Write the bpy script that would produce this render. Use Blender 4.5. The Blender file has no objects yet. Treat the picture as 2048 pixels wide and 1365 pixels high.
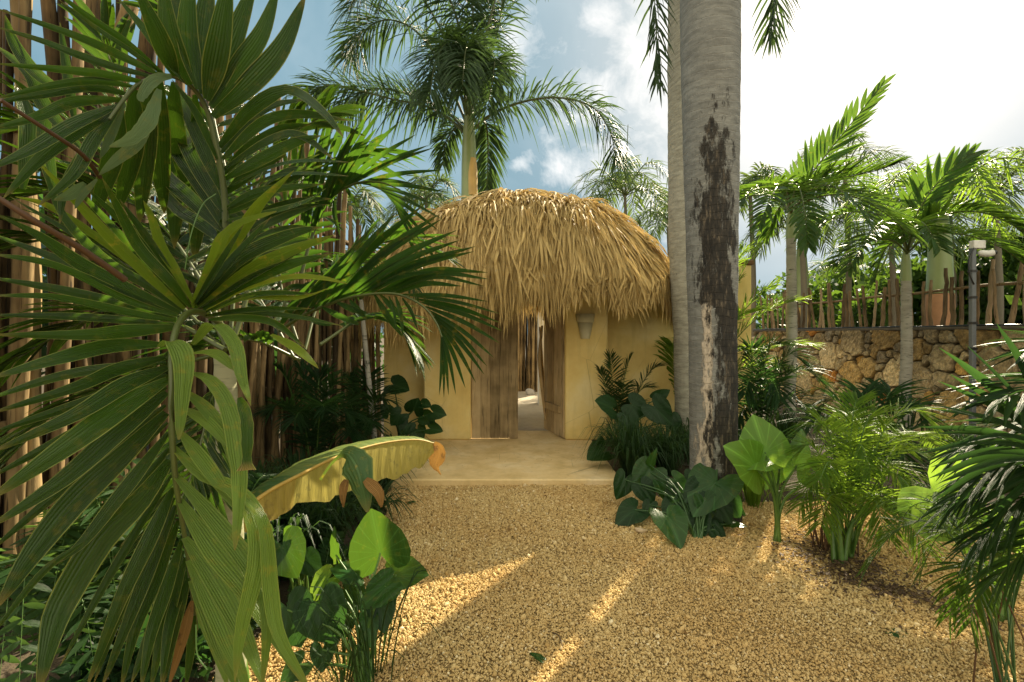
import bpy, math, random
import numpy as np
from mathutils import Vector
random.seed(7); R = np.random.default_rng(11)
F = 967.0; CX = 1024.0; HY = 668.0; EYE = 1.5
SUN = np.array([0.665, 1.0, 0.87]); SUN = SUN/np.linalg.norm(SUN)
scene = bpy.context.scene
COL = scene.collection

# ------------------------------------------------------------------ helpers
def P(px, py, d):
    return np.array([(px-CX)/F*d, d, EYE-(py-HY)/F*d])
def G(px, py, z=0.0):
    return P(px, py, (EYE-z)*F/(py-HY))
def nrm(v):
    v = np.asarray(v, float); n = np.linalg.norm(v, axis=-1, keepdims=True)
    return v/np.maximum(n, 1e-9)
def V(*a): return np.array(a, float)
UP = V(0, 0, 1)
def spline(pts, n):
    pts = np.asarray(pts, float)
    if len(pts) == 2:
        t = np.linspace(0, 1, n)[:, None]; return pts[0]*(1-t)+pts[1]*t
    q = np.vstack([2*pts[0]-pts[1], pts, 2*pts[-1]-pts[-2]])
    m = len(pts)-1; out = []
    for s in np.linspace(0, m, n):
        i = min(int(s), m-1); t = s-i
        a, b, c, d = q[i], q[i+1], q[i+2], q[i+3]
        out.append(.5*((2*b)+(-a+c)*t+(2*a-5*b+4*c-d)*t*t+(-a+3*b-3*c+d)*t**3))
    return np.array(out)
def tangents(p):
    return nrm(np.gradient(p, axis=0))

class MB:
    def __init__(s): s.v=[]; s.f=[]; s.sm=[]; s.uv=[]; s.t=[]; s.c=[]; s.n=0
    def addf(s, f, sm=True): s.f.append(f); s.sm.append(np.full(len(f), sm))
    def add(s, v, f, uv=None, tint=0.5, col=None, sm=True):
        v = np.asarray(v, float); f = np.asarray(f, int)
        s.v.append(v); s.addf(f+s.n, sm); s.n += len(v)
        s.uv.append(np.zeros((len(v), 2)) if uv is None else np.asarray(uv, float))
        s.t.append(np.full(len(v), float(tint)) if np.isscalar(tint) else np.asarray(tint, float))
        if col is not None: s.c.append(np.asarray(col, float))
    def strip(s, cl, w, N, fold=0.0, across=2, tint=.5, twist=0.0):
        cl = np.asarray(cl, float); n = len(cl); w = np.asarray(w, float)
        T = tangents(cl); N = np.broadcast_to(np.asarray(N, float), (n, 3))
        S = nrm(np.cross(T, N)); N2 = nrm(np.cross(S, T))
        if twist:
            a = np.linspace(0, twist, n)[:, None]
            S, N2 = S*np.cos(a)+N2*np.sin(a), N2*np.cos(a)-S*np.sin(a)
        k = across+1; ss = np.linspace(-1, 1, k)
        v = cl[:, None, :] + S[:, None, :]*(w[:, None]*ss[None, :])[:, :, None] + N2[:, None, :]*(fold*w[:, None]*np.abs(ss)[None, :])[:, :, None]
        v = v.reshape(-1, 3)
        i = np.arange(n-1)[:, None]*k+np.arange(across)[None, :]; i = i.ravel()
        f = np.stack([i, i+1, i+1+k, i+k], 1)
        uv = np.stack(np.meshgrid(ss*.5+.5, np.linspace(0, 1, n)), -1).reshape(-1, 2)
        s.add(v, f, uv, tint)
    def tube(s, pts, rad, n=8, caps=True, tint=.5):
        pts = np.asarray(pts, float); m = len(pts)
        rad = np.broadcast_to(np.asarray(rad, float), (m,))
        T = tangents(pts); ref = V(1, 0, 0) if abs(T[0][2]) > .8 else UP
        A = nrm(np.cross(T, ref)); B = nrm(np.cross(T, A))
        an = np.linspace(0, 2*math.pi, n, endpoint=False)
        v = pts[:, None]+rad[:, None, None]*(A[:, None]*np.cos(an)[None, :, None]+B[:, None]*np.sin(an)[None, :, None])
        v = v.reshape(-1, 3)
        i = np.arange(m-1)[:, None]*n; j = np.arange(n)[None, :]; j2 = (j+1) % n
        f = np.stack([i+j, i+j2, i+n+j2, i+n+j], -1).reshape(-1, 4)
        uv = np.stack(np.meshgrid(np.linspace(0, 1, n), np.linspace(0, 1, m)), -1).reshape(-1, 2)
        s.add(v, f, uv, tint)
        if caps:
            for e in (0, m-1):
                c = pts[e]; ring = v[e*n:(e+1)*n]
                vv = np.vstack([c[None], ring]); ff = [[0, 1+k, 1+(k+1) % n] for k in range(n)]
                s.add(vv, ff, None, tint)
    def box(s, c, size, rz=0.0, tint=.5, axes=None, bev=0.0):
        h = np.array(size)/2.0
        if axes is None:
            ca, sa = math.cos(rz), math.sin(rz); axes = np.array([[ca, sa, 0], [-sa, ca, 0], [0, 0, 1]])
        if bev <= 0:
            q = np.array([[x, y, z] for x in (-1, 1) for y in (-1, 1) for z in (-1, 1)])*h
            f = [[0,1,3,2],[4,6,7,5],[0,4,5,1],[2,3,7,6],[0,2,6,4],[1,5,7,3]]
            s.add(np.array(c)+q@axes, f, None, tint, sm=False)
        else:
            q=[]; idx={}
            for x in (-1,1):
                for y in (-1,1):
                    for z in (-1,1):
                        for a in range(3):
                            o = h.copy()-bev; o[a] += bev
                            idx[(x,y,z,a)] = len(q); q.append([x*o[0], y*o[1], z*o[2]])
            fq=[]; ft=[]
            for a in range(3):
                b, c2 = (a+1)%3, (a+2)%3
                for sg in (-1,1):
                    r=[]
                    for (u,w) in ((-1,-1),(1,-1),(1,1),(-1,1)):
                        k=[0,0,0]; k[a]=sg; k[b]=u; k[c2]=w; r.append(idx[tuple(k)+(a,)])
                    fq.append(r if sg>0 else r[::-1])
                for u in (-1,1):
                    for w in (-1,1):
                        k1=[0,0,0]; k1[b]=u; k1[c2]=w; k1[a]=-1; k2=list(k1); k2[a]=1
                        r=[idx[tuple(k1)+(b,)],idx[tuple(k1)+(c2,)],idx[tuple(k2)+(c2,)],idx[tuple(k2)+(b,)]]
                        fq.append(r)
            for x in (-1,1):
                for y in (-1,1):
                    for z in (-1,1): ft.append([idx[(x,y,z,a)] for a in range(3)])
            vv=np.array(c)+np.array(q)@axes
            s.add(vv,fq,None,tint,sm=False); s.addf(np.array(ft)+s.n-len(vv), False)
    def make(s, name, mat, parent=None, smooth=True, loc=None):
        v = np.concatenate(s.v); 
        off = np.zeros(3)
        if parent is not None:
            o = parent
            while o is not None: off += np.array(o.location); o = o.parent
        elif loc is not None: off = np.asarray(loc, float)
        me = bpy.data.meshes.new(name)
        me.vertices.add(len(v)); me.vertices.foreach_set('co', (v-off).astype(np.float32).ravel())
        li = np.concatenate([f.ravel() for f in s.f]); sizes = np.concatenate([np.full(len(f), f.shape[1]) for f in s.f])
        st = np.concatenate([[0], np.cumsum(sizes)[:-1]])
        me.loops.add(len(li)); me.loops.foreach_set('vertex_index', li.astype(np.int32))
        me.polygons.add(len(sizes)); me.polygons.foreach_set('loop_start', st.astype(np.int32))
        me.polygons.foreach_set('use_smooth', (np.concatenate(s.sm) & smooth))
        me.update(calc_edges=True)
        uvl = me.uv_layers.new(name='UVMap'); uv = np.concatenate(s.uv)[li]
        uvl.data.foreach_set('uv', uv.astype(np.float32).ravel())
        at = me.attributes.new('tint', 'FLOAT', 'POINT'); at.data.foreach_set('value', np.concatenate(s.t).astype(np.float32))
        if s.c:
            c = np.concatenate(s.c)
            if len(c) == len(v):
                ca = me.attributes.new('col', 'FLOAT_COLOR', 'POINT'); ca.data.foreach_set('color', np.hstack([c, np.ones((len(c), 1))]).astype(np.float32).ravel())
        me.materials.append(mat)
        ob = bpy.data.objects.new(name, me); COL.objects.link(ob)
        if parent is not None: ob.parent = parent
        elif loc is not None: ob.location = loc
        return ob

def thing(name, label, cat, loc, group=None):
    o = bpy.data.objects.new(name, None); COL.objects.link(o)
    o.empty_display_size = .1
    o.location = [float(a) for a in loc]; o['label'] = label; o['category'] = cat
    if group: o['group'] = group
    return o
def tag(o, label=None, cat=None, group=None, kind=None):
    if label: o['label'] = label
    if cat: o['category'] = cat
    if group: o['group'] = group
    if kind: o['kind'] = kind
    return o

# ------------------------------------------------------------------ materials
def newmat(name):
    m = bpy.data.materials.new(name); m.use_nodes = True
    nt = m.node_tree; nt.nodes.clear()
    out = nt.nodes.new('ShaderNodeOutputMaterial')
    return m, nt, out
def nd(nt, t, **kw):
    n = nt.nodes.new(t)
    for k, v in kw.items():
        if k.startswith('i_'):
            key = k[2:]; key = int(key) if key.isdigit() else key.replace('_', ' ')
            n.inputs[key].default_value = v
        else: setattr(n, k, v)
    return n
def lk(nt, a, b): nt.links.new(a, b)
def c4(c): return (c[0], c[1], c[2], 1)
def mixc(nt, fac, a, b, mode='MIX'):
    n = nt.nodes.new('ShaderNodeMix'); n.data_type = 'RGBA'; n.blend_type = mode
    for s, v in ((n.inputs[0], fac), (n.inputs[6], a), (n.inputs[7], b)):
        if hasattr(v, 'is_linked'): nt.links.new(v, s)
        elif isinstance(v, (int, float)): s.default_value = v
        else: s.default_value = c4(v)
    return n.outputs[2]
def ramp(nt, fac, stops):
    n = nt.nodes.new('ShaderNodeValToRGB'); cr = n.color_ramp
    while len(cr.elements) < len(stops): cr.elements.new(.5)
    for e, (p, c) in zip(cr.elements, stops):
        e.position = p; e.color = c4(c) if not isinstance(c, (int, float)) else (c, c, c, 1)
    nt.links.new(fac, n.inputs[0]); return n.outputs[0]
def mth(nt, op, a, b=None, c=None, clamp=False):
    n = nt.nodes.new('ShaderNodeMath'); n.operation = op; n.use_clamp = clamp
    for i, v in enumerate((a, b, c)):
        if v is None: continue
        if hasattr(v, 'is_linked'): nt.links.new(v, n.inputs[i])
        else: n.inputs[i].default_value = v
    return n.outputs[0]
def noise(nt, vec, scale, detail=4, rough=.55, dist=0):
    n = nd(nt, 'ShaderNodeTexNoise', i_Scale=scale, i_Detail=detail, i_Roughness=rough, i_Distortion=dist)
    if vec is not None: lk(nt, vec, n.inputs['Vector'])
    return n.outputs['Fac']
def mapping(nt, vec, scale=(1, 1, 1), loc=(0, 0, 0)):
    n = nd(nt, 'ShaderNodeMapping'); n.inputs['Scale'].default_value = scale; n.inputs['Location'].default_value = loc
    lk(nt, vec, n.inputs['Vector']); return n.outputs[0]
def bump(nt, h, strength=.5, dist=.01):
    b = nd(nt, 'ShaderNodeBump', i_Strength=strength, i_Distance=dist); lk(nt, h, b.inputs['Height']); return b.outputs[0]

EARS = ('ear',)
def leafmat(name, dark, light, trans, rough=.42, tr=.35, spots=.0, spotcol=(.45, .32, .03), edge=0.0, vein='par', spec=.4):
    """leaf: reflecting colour between dark and light by the tint of each leaflet, light passing through it coloured trans"""
    m, nt, out = newmat(name)
    at = nd(nt, 'ShaderNodeAttribute', attribute_name='tint')
    uv = nd(nt, 'ShaderNodeUVMap'); geo = nd(nt, 'ShaderNodeNewGeometry')
    sep = nd(nt, 'ShaderNodeSeparateXYZ'); lk(nt, uv.outputs[0], sep.inputs[0])
    base = mixc(nt, at.outputs['Fac'], dark, light)
    n1 = noise(nt, geo.outputs['Position'], 9, 3)
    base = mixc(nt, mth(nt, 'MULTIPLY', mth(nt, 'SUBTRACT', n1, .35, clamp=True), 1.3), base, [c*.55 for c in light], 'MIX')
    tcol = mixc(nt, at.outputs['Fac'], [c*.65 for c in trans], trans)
    # midrib a little paler, blade striped along its length
    cen = mth(nt, 'ABSOLUTE', mth(nt, 'SUBTRACT', sep.outputs[0], .5))
    rib = mth(nt, 'LESS_THAN', cen, .035)
    base = mixc(nt, mth(nt, 'MULTIPLY', rib, .5), base, [min(1, c*1.9+.02) for c in light])
    mp = mapping(nt, uv.outputs[0], (14, .6, 1))
    st = noise(nt, mp, 3, 2)
    base = mixc(nt, .55, base, mixc(nt, st, [c*.3 for c in dark], [c*1.5 for c in light]))
    if 'ear' in name:
        ang = mth(nt, 'ARCTAN2', mth(nt, 'SUBTRACT', sep.outputs[0], .5), mth(nt, 'SUBTRACT', sep.outputs[1], .3))
        rad_ = mth(nt, 'ABSOLUTE', mth(nt, 'SUBTRACT', mth(nt, 'FRACT', mth(nt, 'ADD', mth(nt, 'MULTIPLY', ang, 2.55), .5)), .5))
        vn = mth(nt, 'MULTIPLY', mth(nt, 'LESS_THAN', rad_, .055), .42)
        base = mixc(nt, vn, base, [min(1, c*2.6+.02) for c in light])
    if spots > 0:
        sp = noise(nt, geo.outputs['Position'], 26, 4, .65)
        k = ramp(nt, sp, [(.56-.0*spots, 0), (.68, 1)])
        k2 = mth(nt, 'MULTIPLY', k, mth(nt, 'MULTIPLY', noise(nt, geo.outputs['Position'], 4, 2), spots*2), clamp=True)
        base = mixc(nt, k2, base, spotcol); tcol = mixc(nt, k2, tcol, [min(1, c*1.6) for c in spotcol])
    if edge > 0:
        tp = mth(nt, 'MULTIPLY', mth(nt, 'SUBTRACT', sep.outputs[1], .9, clamp=True), 8*edge, clamp=True)
        base = mixc(nt, tp, base, (.30, .20, .06))
        eg = mth(nt, 'MULTIPLY', mth(nt, 'GREATER_THAN', cen, .455), .5*edge)
        base = mixc(nt, eg, base, (.35, .38, .08))
    p = nd(nt, 'ShaderNodeBsdfPrincipled', i_Roughness=rough); p.inputs['Specular IOR Level'].default_value = spec
    lk(nt, base, p.inputs['Base Color'])
    pl_ = mth(nt, 'SINE', mth(nt, 'MULTIPLY', sep.outputs[0], 50.0))
    hh = mth(nt, 'ADD', st, mth(nt, 'MULTIPLY', pl_, .35))
    lk(nt, bump(nt, hh, .7, .005), p.inputs['Normal'])
    t = nd(nt, 'ShaderNodeBsdfTranslucent'); lk(nt, tcol, t.inputs['Color'])
    mx = nd(nt, 'ShaderNodeMixShader'); mx.inputs[0].default_value = tr
    lk(nt, p.outputs[0], mx.inputs[1]); lk(nt, t.outputs[0], mx.inputs[2]); lk(nt, mx.outputs[0], out.inputs[0])
    return m

def woodmat(name, stops, grain=(60, 60, 3), scale=1.0, rough=.8, bstr=.6, uvgrain=False, spots=None):
    m, nt, out = newmat(name)
    at = nd(nt, 'ShaderNodeAttribute', attribute_name='tint')
    tc = nd(nt, 'ShaderNodeTexCoord')
    vec = mapping(nt, tc.outputs['Object'], grain)
    g = noise(nt, vec, scale, 5, .65)
    big = noise(nt, tc.outputs['Object'], 3.5, 3)
    f = mth(nt, 'ADD', mth(nt, 'MULTIPLY', g, .45), mth(nt, 'ADD', mth(nt, 'MULTIPLY', at.outputs['Fac'], .5), mth(nt, 'MULTIPLY', mth(nt, 'SUBTRACT', big, .5), .7)))
    col = ramp(nt, f, stops)
    crack = ramp(nt, noise(nt, mapping(nt, tc.outputs['Object'], grain, (3, 1, 2)), scale*2.2, 3), [(.30, .25), (.42, 1)])
    col = mixc(nt, 1.0, col, crack, 'MULTIPLY')
    p = nd(nt, 'ShaderNodeBsdfPrincipled', i_Roughness=rough); p.inputs['Specular IOR Level'].default_value = .2
    lk(nt, col, p.inputs['Base Color']); lk(nt, bump(nt, g, bstr, .006), p.inputs['Normal']); lk(nt, p.outputs[0], out.inputs[0])
    return m

def plastermat(name, a, b, c, sc=1.6, damp=True):
    m, nt, out = newmat(name)
    tc = nd(nt, 'ShaderNodeNewGeometry'); v = tc.outputs['Position']
    n1 = noise(nt, v, sc, 5, .6); n2 = noise(nt, v, sc*5, 5, .6); n3 = noise(nt, v, 60, 3)
    col = ramp(nt, n1, [(.3, a), (.5, b), (.7, c)])
    drip = noise(nt, mapping(nt, v, (5, 5, .5)), 1.6, 5, .65)
    col = mixc(nt, mth(nt, 'MULTIPLY', n2, .35), col, [x*.72 for x in b])
    col = mixc(nt, ramp(nt, drip, [(.50, 0), (.72, .45)]), col, [x*.62 for x in b])
    crk = nd(nt, 'ShaderNodeTexVoronoi', feature='DISTANCE_TO_EDGE', i_Scale=1.3); lk(nt, mapping(nt, v, (1, 1, 1), (.3, .2, .1)), crk.inputs['Vector'])
    col = mixc(nt, mth(nt, 'MULTIPLY', ramp(nt, noise(nt, v, 1.1, 2), [(.52, 0), (.6, .5)]), mth(nt, 'LESS_THAN', mth(nt, 'ADD', crk.outputs['Distance'], mth(nt, 'MULTIPLY', n3, .004)), .0045)), col, [x*.4 for x in b])
    sep = nd(nt, 'ShaderNodeSeparateXYZ'); lk(nt, v, sep.inputs[0])
    p = nd(nt, 'ShaderNodeBsdfPrincipled', i_Roughness=.8); p.inputs['Specular IOR Level'].default_value = .25
    # damp splash marks near the foot of the wall
    foot = mth(nt, 'MULTIPLY', mth(nt, 'SUBTRACT', .50, mth(nt, 'ADD', sep.outputs[2], mth(nt, 'MULTIPLY', n2, .5)), clamp=True), 2.2, clamp=True)
    if damp: col = mixc(nt, foot, col, [x*.6 for x in b])
    lk(nt, col, p.inputs['Base Color'])
    h = mth(nt, 'ADD', mth(nt, 'MULTIPLY', n2, .8), mth(nt, 'MULTIPLY', n3, .25))
    lk(nt, bump(nt, h, .25, .01), p.inputs['Normal']); lk(nt, p.outputs[0], out.inputs[0])
    return m
def plain(name, col, rough=.5, metal=0, nscale=30, var=.25):
    m, nt, out = newmat(name)
    g = nd(nt, 'ShaderNodeNewGeometry'); n = noise(nt, g.outputs['Position'], nscale, 4)
    p = nd(nt, 'ShaderNodeBsdfPrincipled', i_Roughness=rough, i_Metallic=metal)
    lk(nt, mixc(nt, n, [c*(1-var) for c in col], [min(1, c*(1+var)) for c in col]), p.inputs['Base Color'])
    lk(nt, p.outputs[0], out.inputs[0]); return m

M = {}
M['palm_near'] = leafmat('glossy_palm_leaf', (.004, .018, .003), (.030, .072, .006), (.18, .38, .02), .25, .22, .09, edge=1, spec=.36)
M['palm_pale'] = leafmat('pale_old_leaflet', (.10, .17, .07), (.16, .25, .11), (.32, .45, .15), .4, .45, .2, edge=.6)
M['palm_sunlit'] = leafmat('sun_tinted_leaflet', (.06, .12, .015), (.17, .27, .04), (.34, .52, .05), .30, .30, .25, edge=.8, spec=.3)  # lighter copy of the palm leaf, sunlight put into its colour
M['palm_yel'] = leafmat('yellowing_leaflet', (.06, .13, .010), (.17, .27, .013), (.42, .55, .03), .4, .55, .6, edge=1)
M['palm_mid'] = leafmat('palm_leaf', (.008, .034, .006), (.015, .053, .008), (.15, .34, .025), .3, .30, .25, edge=.5, spec=.25)
M['royal'] = leafmat('royal_palm_leaf', (.020, .050, .020), (.040, .085, .028), (.14, .25, .05), .45, .28, 0, spec=.3)
M['far_trunk'] = plain('far_palm_trunk', (.16, .14, .10), .8)
M['far'] = leafmat('far_palm_leaf', (.035, .080, .030), (.070, .13, .04), (.22, .32, .06), .5, .32, 0, spec=.3)
M['manila'] = leafmat('small_palm_leaf', (.018, .06, .012), (.034, .095, .014), (.20, .38, .03), .38, .38, .2, edge=.3)
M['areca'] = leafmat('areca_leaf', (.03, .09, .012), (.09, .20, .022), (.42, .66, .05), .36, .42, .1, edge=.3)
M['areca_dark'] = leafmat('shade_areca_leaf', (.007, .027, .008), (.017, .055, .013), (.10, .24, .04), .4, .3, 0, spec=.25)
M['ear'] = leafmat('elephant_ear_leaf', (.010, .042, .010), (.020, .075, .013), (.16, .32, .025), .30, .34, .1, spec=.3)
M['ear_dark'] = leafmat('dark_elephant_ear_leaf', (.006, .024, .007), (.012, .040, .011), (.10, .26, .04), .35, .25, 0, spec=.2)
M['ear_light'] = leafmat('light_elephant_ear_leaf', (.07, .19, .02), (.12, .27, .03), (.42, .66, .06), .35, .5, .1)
M['grass'] = leafmat('strap_leaf', (.010, .035, .010), (.025, .07, .018), (.14, .28, .05), .4, .3, 0)
M['fern'] = leafmat('fern_leaf', (.015, .05, .012), (.035, .10, .022), (.22, .40, .06), .45, .3, 0)
M['tree'] = leafmat('tree_leaf', (.016, .042, .010), (.045, .10, .018), (.18, .32, .03), .5, .35, 0, spec=.25)
M['banana_top'] = leafmat('banana_leaf_top', (.03, .09, .03), (.05, .13, .04), (.25, .36, .04), .4, .3, .4, edge=.6)
M['banana_under'] = leafmat('yellowed_banana_underside', (.30, .22, .03), (.42, .31, .05), (.55, .42, .05), .55, .35, .8, spotcol=(.16, .12, .02), edge=.6)
M['dry'] = leafmat('dry_leaf', (.20, .11, .03), (.36, .20, .06), (.42, .22, .05), .7, .3, .9, spotcol=(.08, .04, .015))
M['thatch'] = leafmat('thatch_leaf', (.22, .125, .024), (.97, .73, .30), (.55, .38, .14), .6, .25, .35, spotcol=(.40, .36, .28), spec=.25)
M['stalk'] = plain('green_stalk', (.07, .15, .025), .4, 0, 14, .4)
M['stalk_dark'] = plain('dark_green_stalk', (.04, .10, .025), .4)
M['rachis'] = plain('olive_palm_rib', (.065, .085, .018), .4)
M['brown_rib'] = plain('brown_dry_rib', (.085, .042, .018), .6)
M['pole'] = woodmat('peeled_pole_wood', [(.2, (.025, .017, .007)), (.5, (.15, .10, .045)), (.8, (.33, .235, .11)), (1, (.50, .40, .25))], (26, 26, 2.0), 1.2, .8, .9)
M['picket'] = woodmat('weathered_picket_wood', [(.15, (.06, .042, .024)), (.5, (.22, .155, .085)), (1, (.38, .30, .20))], (26, 26, 3.0), 1.2)
M['door'] = woodmat('weathered_door_board', [(.1, (.16, .115, .055)), (.45, (.42, .31, .16)), (.8, (.58, .45, .26)), (1, (.70, .60, .42))], (26, 26, 1.1), 1.0, .75, .5)
M['wall'] = plastermat('ochre_plaster', (.72, .50, .16), (.84, .65, .25), (.92, .77, .40))
M['slab'] = plastermat('polished_ochre_concrete', (.60, .43, .18), (.76, .58, .29), (.84, .69, .42), 3.0, False)
M['cap'] = plain('brown_wall_coping', (.16, .09, .04), .8)
M['white'] = plastermat('white_plaster', (.70, .66, .56), (.76, .72, .62), (.8, .76, .66))
M['metal'] = plain('grey_painted_metal', (.13, .145, .155), .5, .2)
M['black'] = plain('black_plastic', (.015, .016, .017), .35)
M['cam'] = plain('white_plastic', (.62, .62, .58), .4)
M['lamp'] = plain('cream_clay_sconce', (.62, .56, .34), .55, 0, 12, .12)
M['rope'] = plain('rusty_iron', (.20, .08, .03), .7)
# ------------------------------------------------------------------ plant makers
def blade_w(n, w, peak=.35, base=.25, tip=.02):
    s = np.linspace(0, 1, n)
    up = base+(1-base)*np.sin(np.clip(s/peak, 0, 1)*math.pi/2)
    dn = tip+(1-tip)*np.cos(np.clip((s-peak)/(1-peak), 0, 1)*math.pi/2)**.75
    return w*np.where(s < peak, up, dn)
def bite(w):   # ragged, split tips on old leaflets
    return w

def frond(root, ctrl, nl=40, L=.5, w=.018, t0=.12, rad=.012, mat='palm_mid', lift=(.1, .1), A=(70, 28), droop=.35, segs=5, fold=.35,
          upref=None, plume=0.0, prof=(.35, .55), jit=.08, tintr=(0, 1), rmat='rachis', sides=(1, -1), across=2, name='frond', tipdroop=0.0, missing=0.0):
    """one palm leaf: a tapering rib (child: rib) with a row of leaflets on each side"""
    r = spline(ctrl, 26); T = tangents(r)
    mb = MB(); tlen = np.linspace(0, 1, 26)
    for sd in sides:
        for i in range(nl):
            if random.random() < missing: continue
            t = t0+(1-t0)*(i+random.uniform(-.3, .3)+.5)/nl; t = min(max(t, 0), .999)
            k = t*25; j = int(k); fr = k-j
            b = r[j]*(1-fr)+r[j+1]*fr; tt = nrm(T[j]*(1-fr)+T[j+1]*fr)
            u0 = UP if upref is None else upref
            S = np.cross(tt, u0)
            if np.linalg.norm(S) < .15: S = np.cross(tt, V(.3, -.9, .2))
            S = nrm(S)*sd; U = nrm(np.cross(S, tt)*sd)
            q = (t-t0)/(1-t0); a = math.radians(A[0]+(A[1]-A[0])*q+random.gauss(0, 4))
            lf = lift[0]+(lift[1]-lift[0])*q + random.gauss(0, jit)
            if plume: lf += random.choice((-plume, 0, plume, plume*.5))
            d0 = nrm(tt*math.cos(a)+S*math.sin(a)+U*lf)
            Ln = L*(prof[0]+(1-prof[0])*min(1, q/.3))*(1-(1-prof[1])*max(0, (q-.45)/.55)**1.3)*random.uniform(.88, 1.08)
            s = np.linspace(0, 1, segs+1)[:, None]
            dr = droop*random.uniform(.6, 1.4)+tipdroop*q
            cl = b+Ln*(d0*s*(1-.12*dr*s)+V(0, 0, -1)*dr*s**2*.8+nrm(R.normal(size=3))*s**2*.05)
            N = nrm(U+S*-.25*0+R.normal(size=3)*.18)
            mb.strip(cl, blade_w(segs+1, w*random.uniform(.85, 1.1)), N, fold, across, random.uniform(*tintr))
    fo = mb.make(name, M[mat], root)
    rb = MB(); rb.tube(r, np.linspace(rad, rad*.18, 26), 6); rb.make('rib', M[rmat], fo)
    return fo

def arch(base, az, reach, rise, drop, n=5):
    """rib control points: goes out in direction az (deg, 0=+X, 90=+Y) rising then dropping"""
    a = math.radians(az); d = V(math.cos(a), math.sin(a), 0)
    pts = []
    for s in np.linspace(0, 1, n):
        pts.append(base+d*reach*(s*.9+.1*s*s)+UP*(rise*math.sin(min(s*1.25, 1)*math.pi/2)-drop*max(0, s-.35)**1.6/.65**1.6))
    return pts

def heart(mb, att, tip, N, wf=.75, back=.45, cup=.12, droop=.15, wav=.03, tint=.5):
    """arrow or heart shaped blade: att = where the stalk joins, tip = leaf tip"""
    att = np.asarray(att, float); tip = np.asarray(tip, float)
    L = np.linalg.norm(tip-att); D = (tip-att)/L; N = nrm(N-D*np.dot(N, D)); S = np.cross(D, N)
    th = [0, 12, 30, 55, 80, 105, 130, 148, 160, 170, 180]
    xs = [1, .86, .66, .42, .18, -.08, -.30, -.42, -.43, -.30, -.07]
    ys = [0, .14, .29, .42, .49, .50, .45, .36, .22, .10, .0]
    o = [(x if x > 0 else x*back/.45, y*wf/.75*1.0) for x, y in zip(xs, ys)]
    out = o+[(x, -y) for x, y in o[-2:0:-1]]
    out = np.array(out); K = len(out); nr = 4
    ph = random.uniform(0, 6)
    v = [att]; uv = [(.5, .3)]
    for r in range(1, nr+1):
        q = r/nr
        for k in range(K):
            x, y = out[k]*q
            ang = 2*math.pi*k/K
            z = cup*abs(y)*1.2-droop*max(x, 0)**2-droop*.8*max(-x, 0)**1.3 + wav*q*math.sin(ang*9+ph)
            v.append(att+L*(D*x+S*y+N*z)); uv.append((.5+y*.45, .3+x*.5))
    f3 = [[0, 1+k, 1+(k+1) % K] for k in range(K)]
    f4 = []
    for r in range(nr-1):
        for k in range(K):
            a = 1+r*K+k; b = 1+r*K+(k+1) % K; f4.append([a, a+K, b+K, b])
    n0 = mb.n
    mb.add(v, f3, uv, tint); mb.addf(np.array(f4)+n0)

def ear_plant(name, label, cat, base, leaves, mat='ear', smat='stalk', group=None, rad=.009):
    """leaves: (attach xyz, tip xyz, normal, width factor, [mat])"""
    root = thing(name, label, cat, base, group)
    for lf in leaves:
        att, tip, N, wf = lf[:4]; mt = lf[4] if len(lf) > 4 else mat
        mb = MB(); heart(mb, att, tip, N, wf, tint=random.random(), cup=random.uniform(.02, .2), droop=random.uniform(.05, .3))
        lo = mb.make('leaf', M[mt], root)
        b = np.array(base)+V(random.uniform(-.03, .03), random.uniform(-.03, .03), 0)
        mid = (b+att)/2+V((att[0]-b[0])*-.25, 0, .12*np.linalg.norm(att-b))
        st = MB(); st.tube(spline([b, mid, att], 12), np.linspace(rad*1.6, rad*.6, 12), 7); st.make('stalk', M[smat], lo)
    return root

def strap_clump(name, label, base, n, h, spread, w, mat='grass', group=None, cat='grass clump', dirs=None):
    mb = MB()
    base = np.asarray(base, float)
    for i in range(n):
        a = random.uniform(0, 2*math.pi) if dirs is None else random.uniform(*dirs)
        d = V(math.cos(a), math.sin(a), 0); q = random.uniform(.25, 1)
        b = base+d*random.uniform(0, .10)
        hh = h*random.uniform(.6, 1.1); sp = spread*q
        pts = [b, b+d*sp*.3+UP*hh*.6, b+d*sp*.7+UP*hh*(1-.15*q), b+d*sp*1.1+UP*hh*(1-.65*q)]
        mb.strip(spline(pts, 8), blade_w(8, w*random.uniform(.7, 1.2), .3, .6), nrm(np.cross(d, V(-d[1], d[0], 0)))+d*.01, .4, 2, random.random())
    o = mb.make(name, M[mat], None, loc=base)
    return tag(o, label, cat, group)

def clump_palm(name, label, base, fr, L=.35, w=.012, mat='areca', group=None, cat='areca palm', nl=30, smat='stalk', stems=True, **kw):
    """fr: list of rib control point lists above the base"""
    root = thing(name, label, cat, base, group)
    for c in fr:
        c = [np.asarray(p, float) for p in c]
        frond(root, c, nl=nl, L=L*random.uniform(.9, 1.1), w=w, mat=mat, rad=kw.get('rad', .007), rmat=smat, t0=kw.get('t0', .32), lift=kw.get('lift', (.35, .15)),
              A=kw.get('A', (62, 25)), droop=kw.get('droop', .3), segs=kw.get('segs', 5), upref=kw.get('upref'), prof=kw.get('prof', (.6, .5)))
    return root
def rib_from_base(base, az, reach, h, drop):
    a = math.radians(az); d = V(math.cos(a), math.sin(a), 0); b = np.asarray(base, float)
    return [b, b+d*reach*.12+UP*h*.45, b+d*reach*.38+UP*h*.85, b+d*reach*.70+UP*h*1.0, b+d*reach+UP*(h-drop)]

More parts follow.
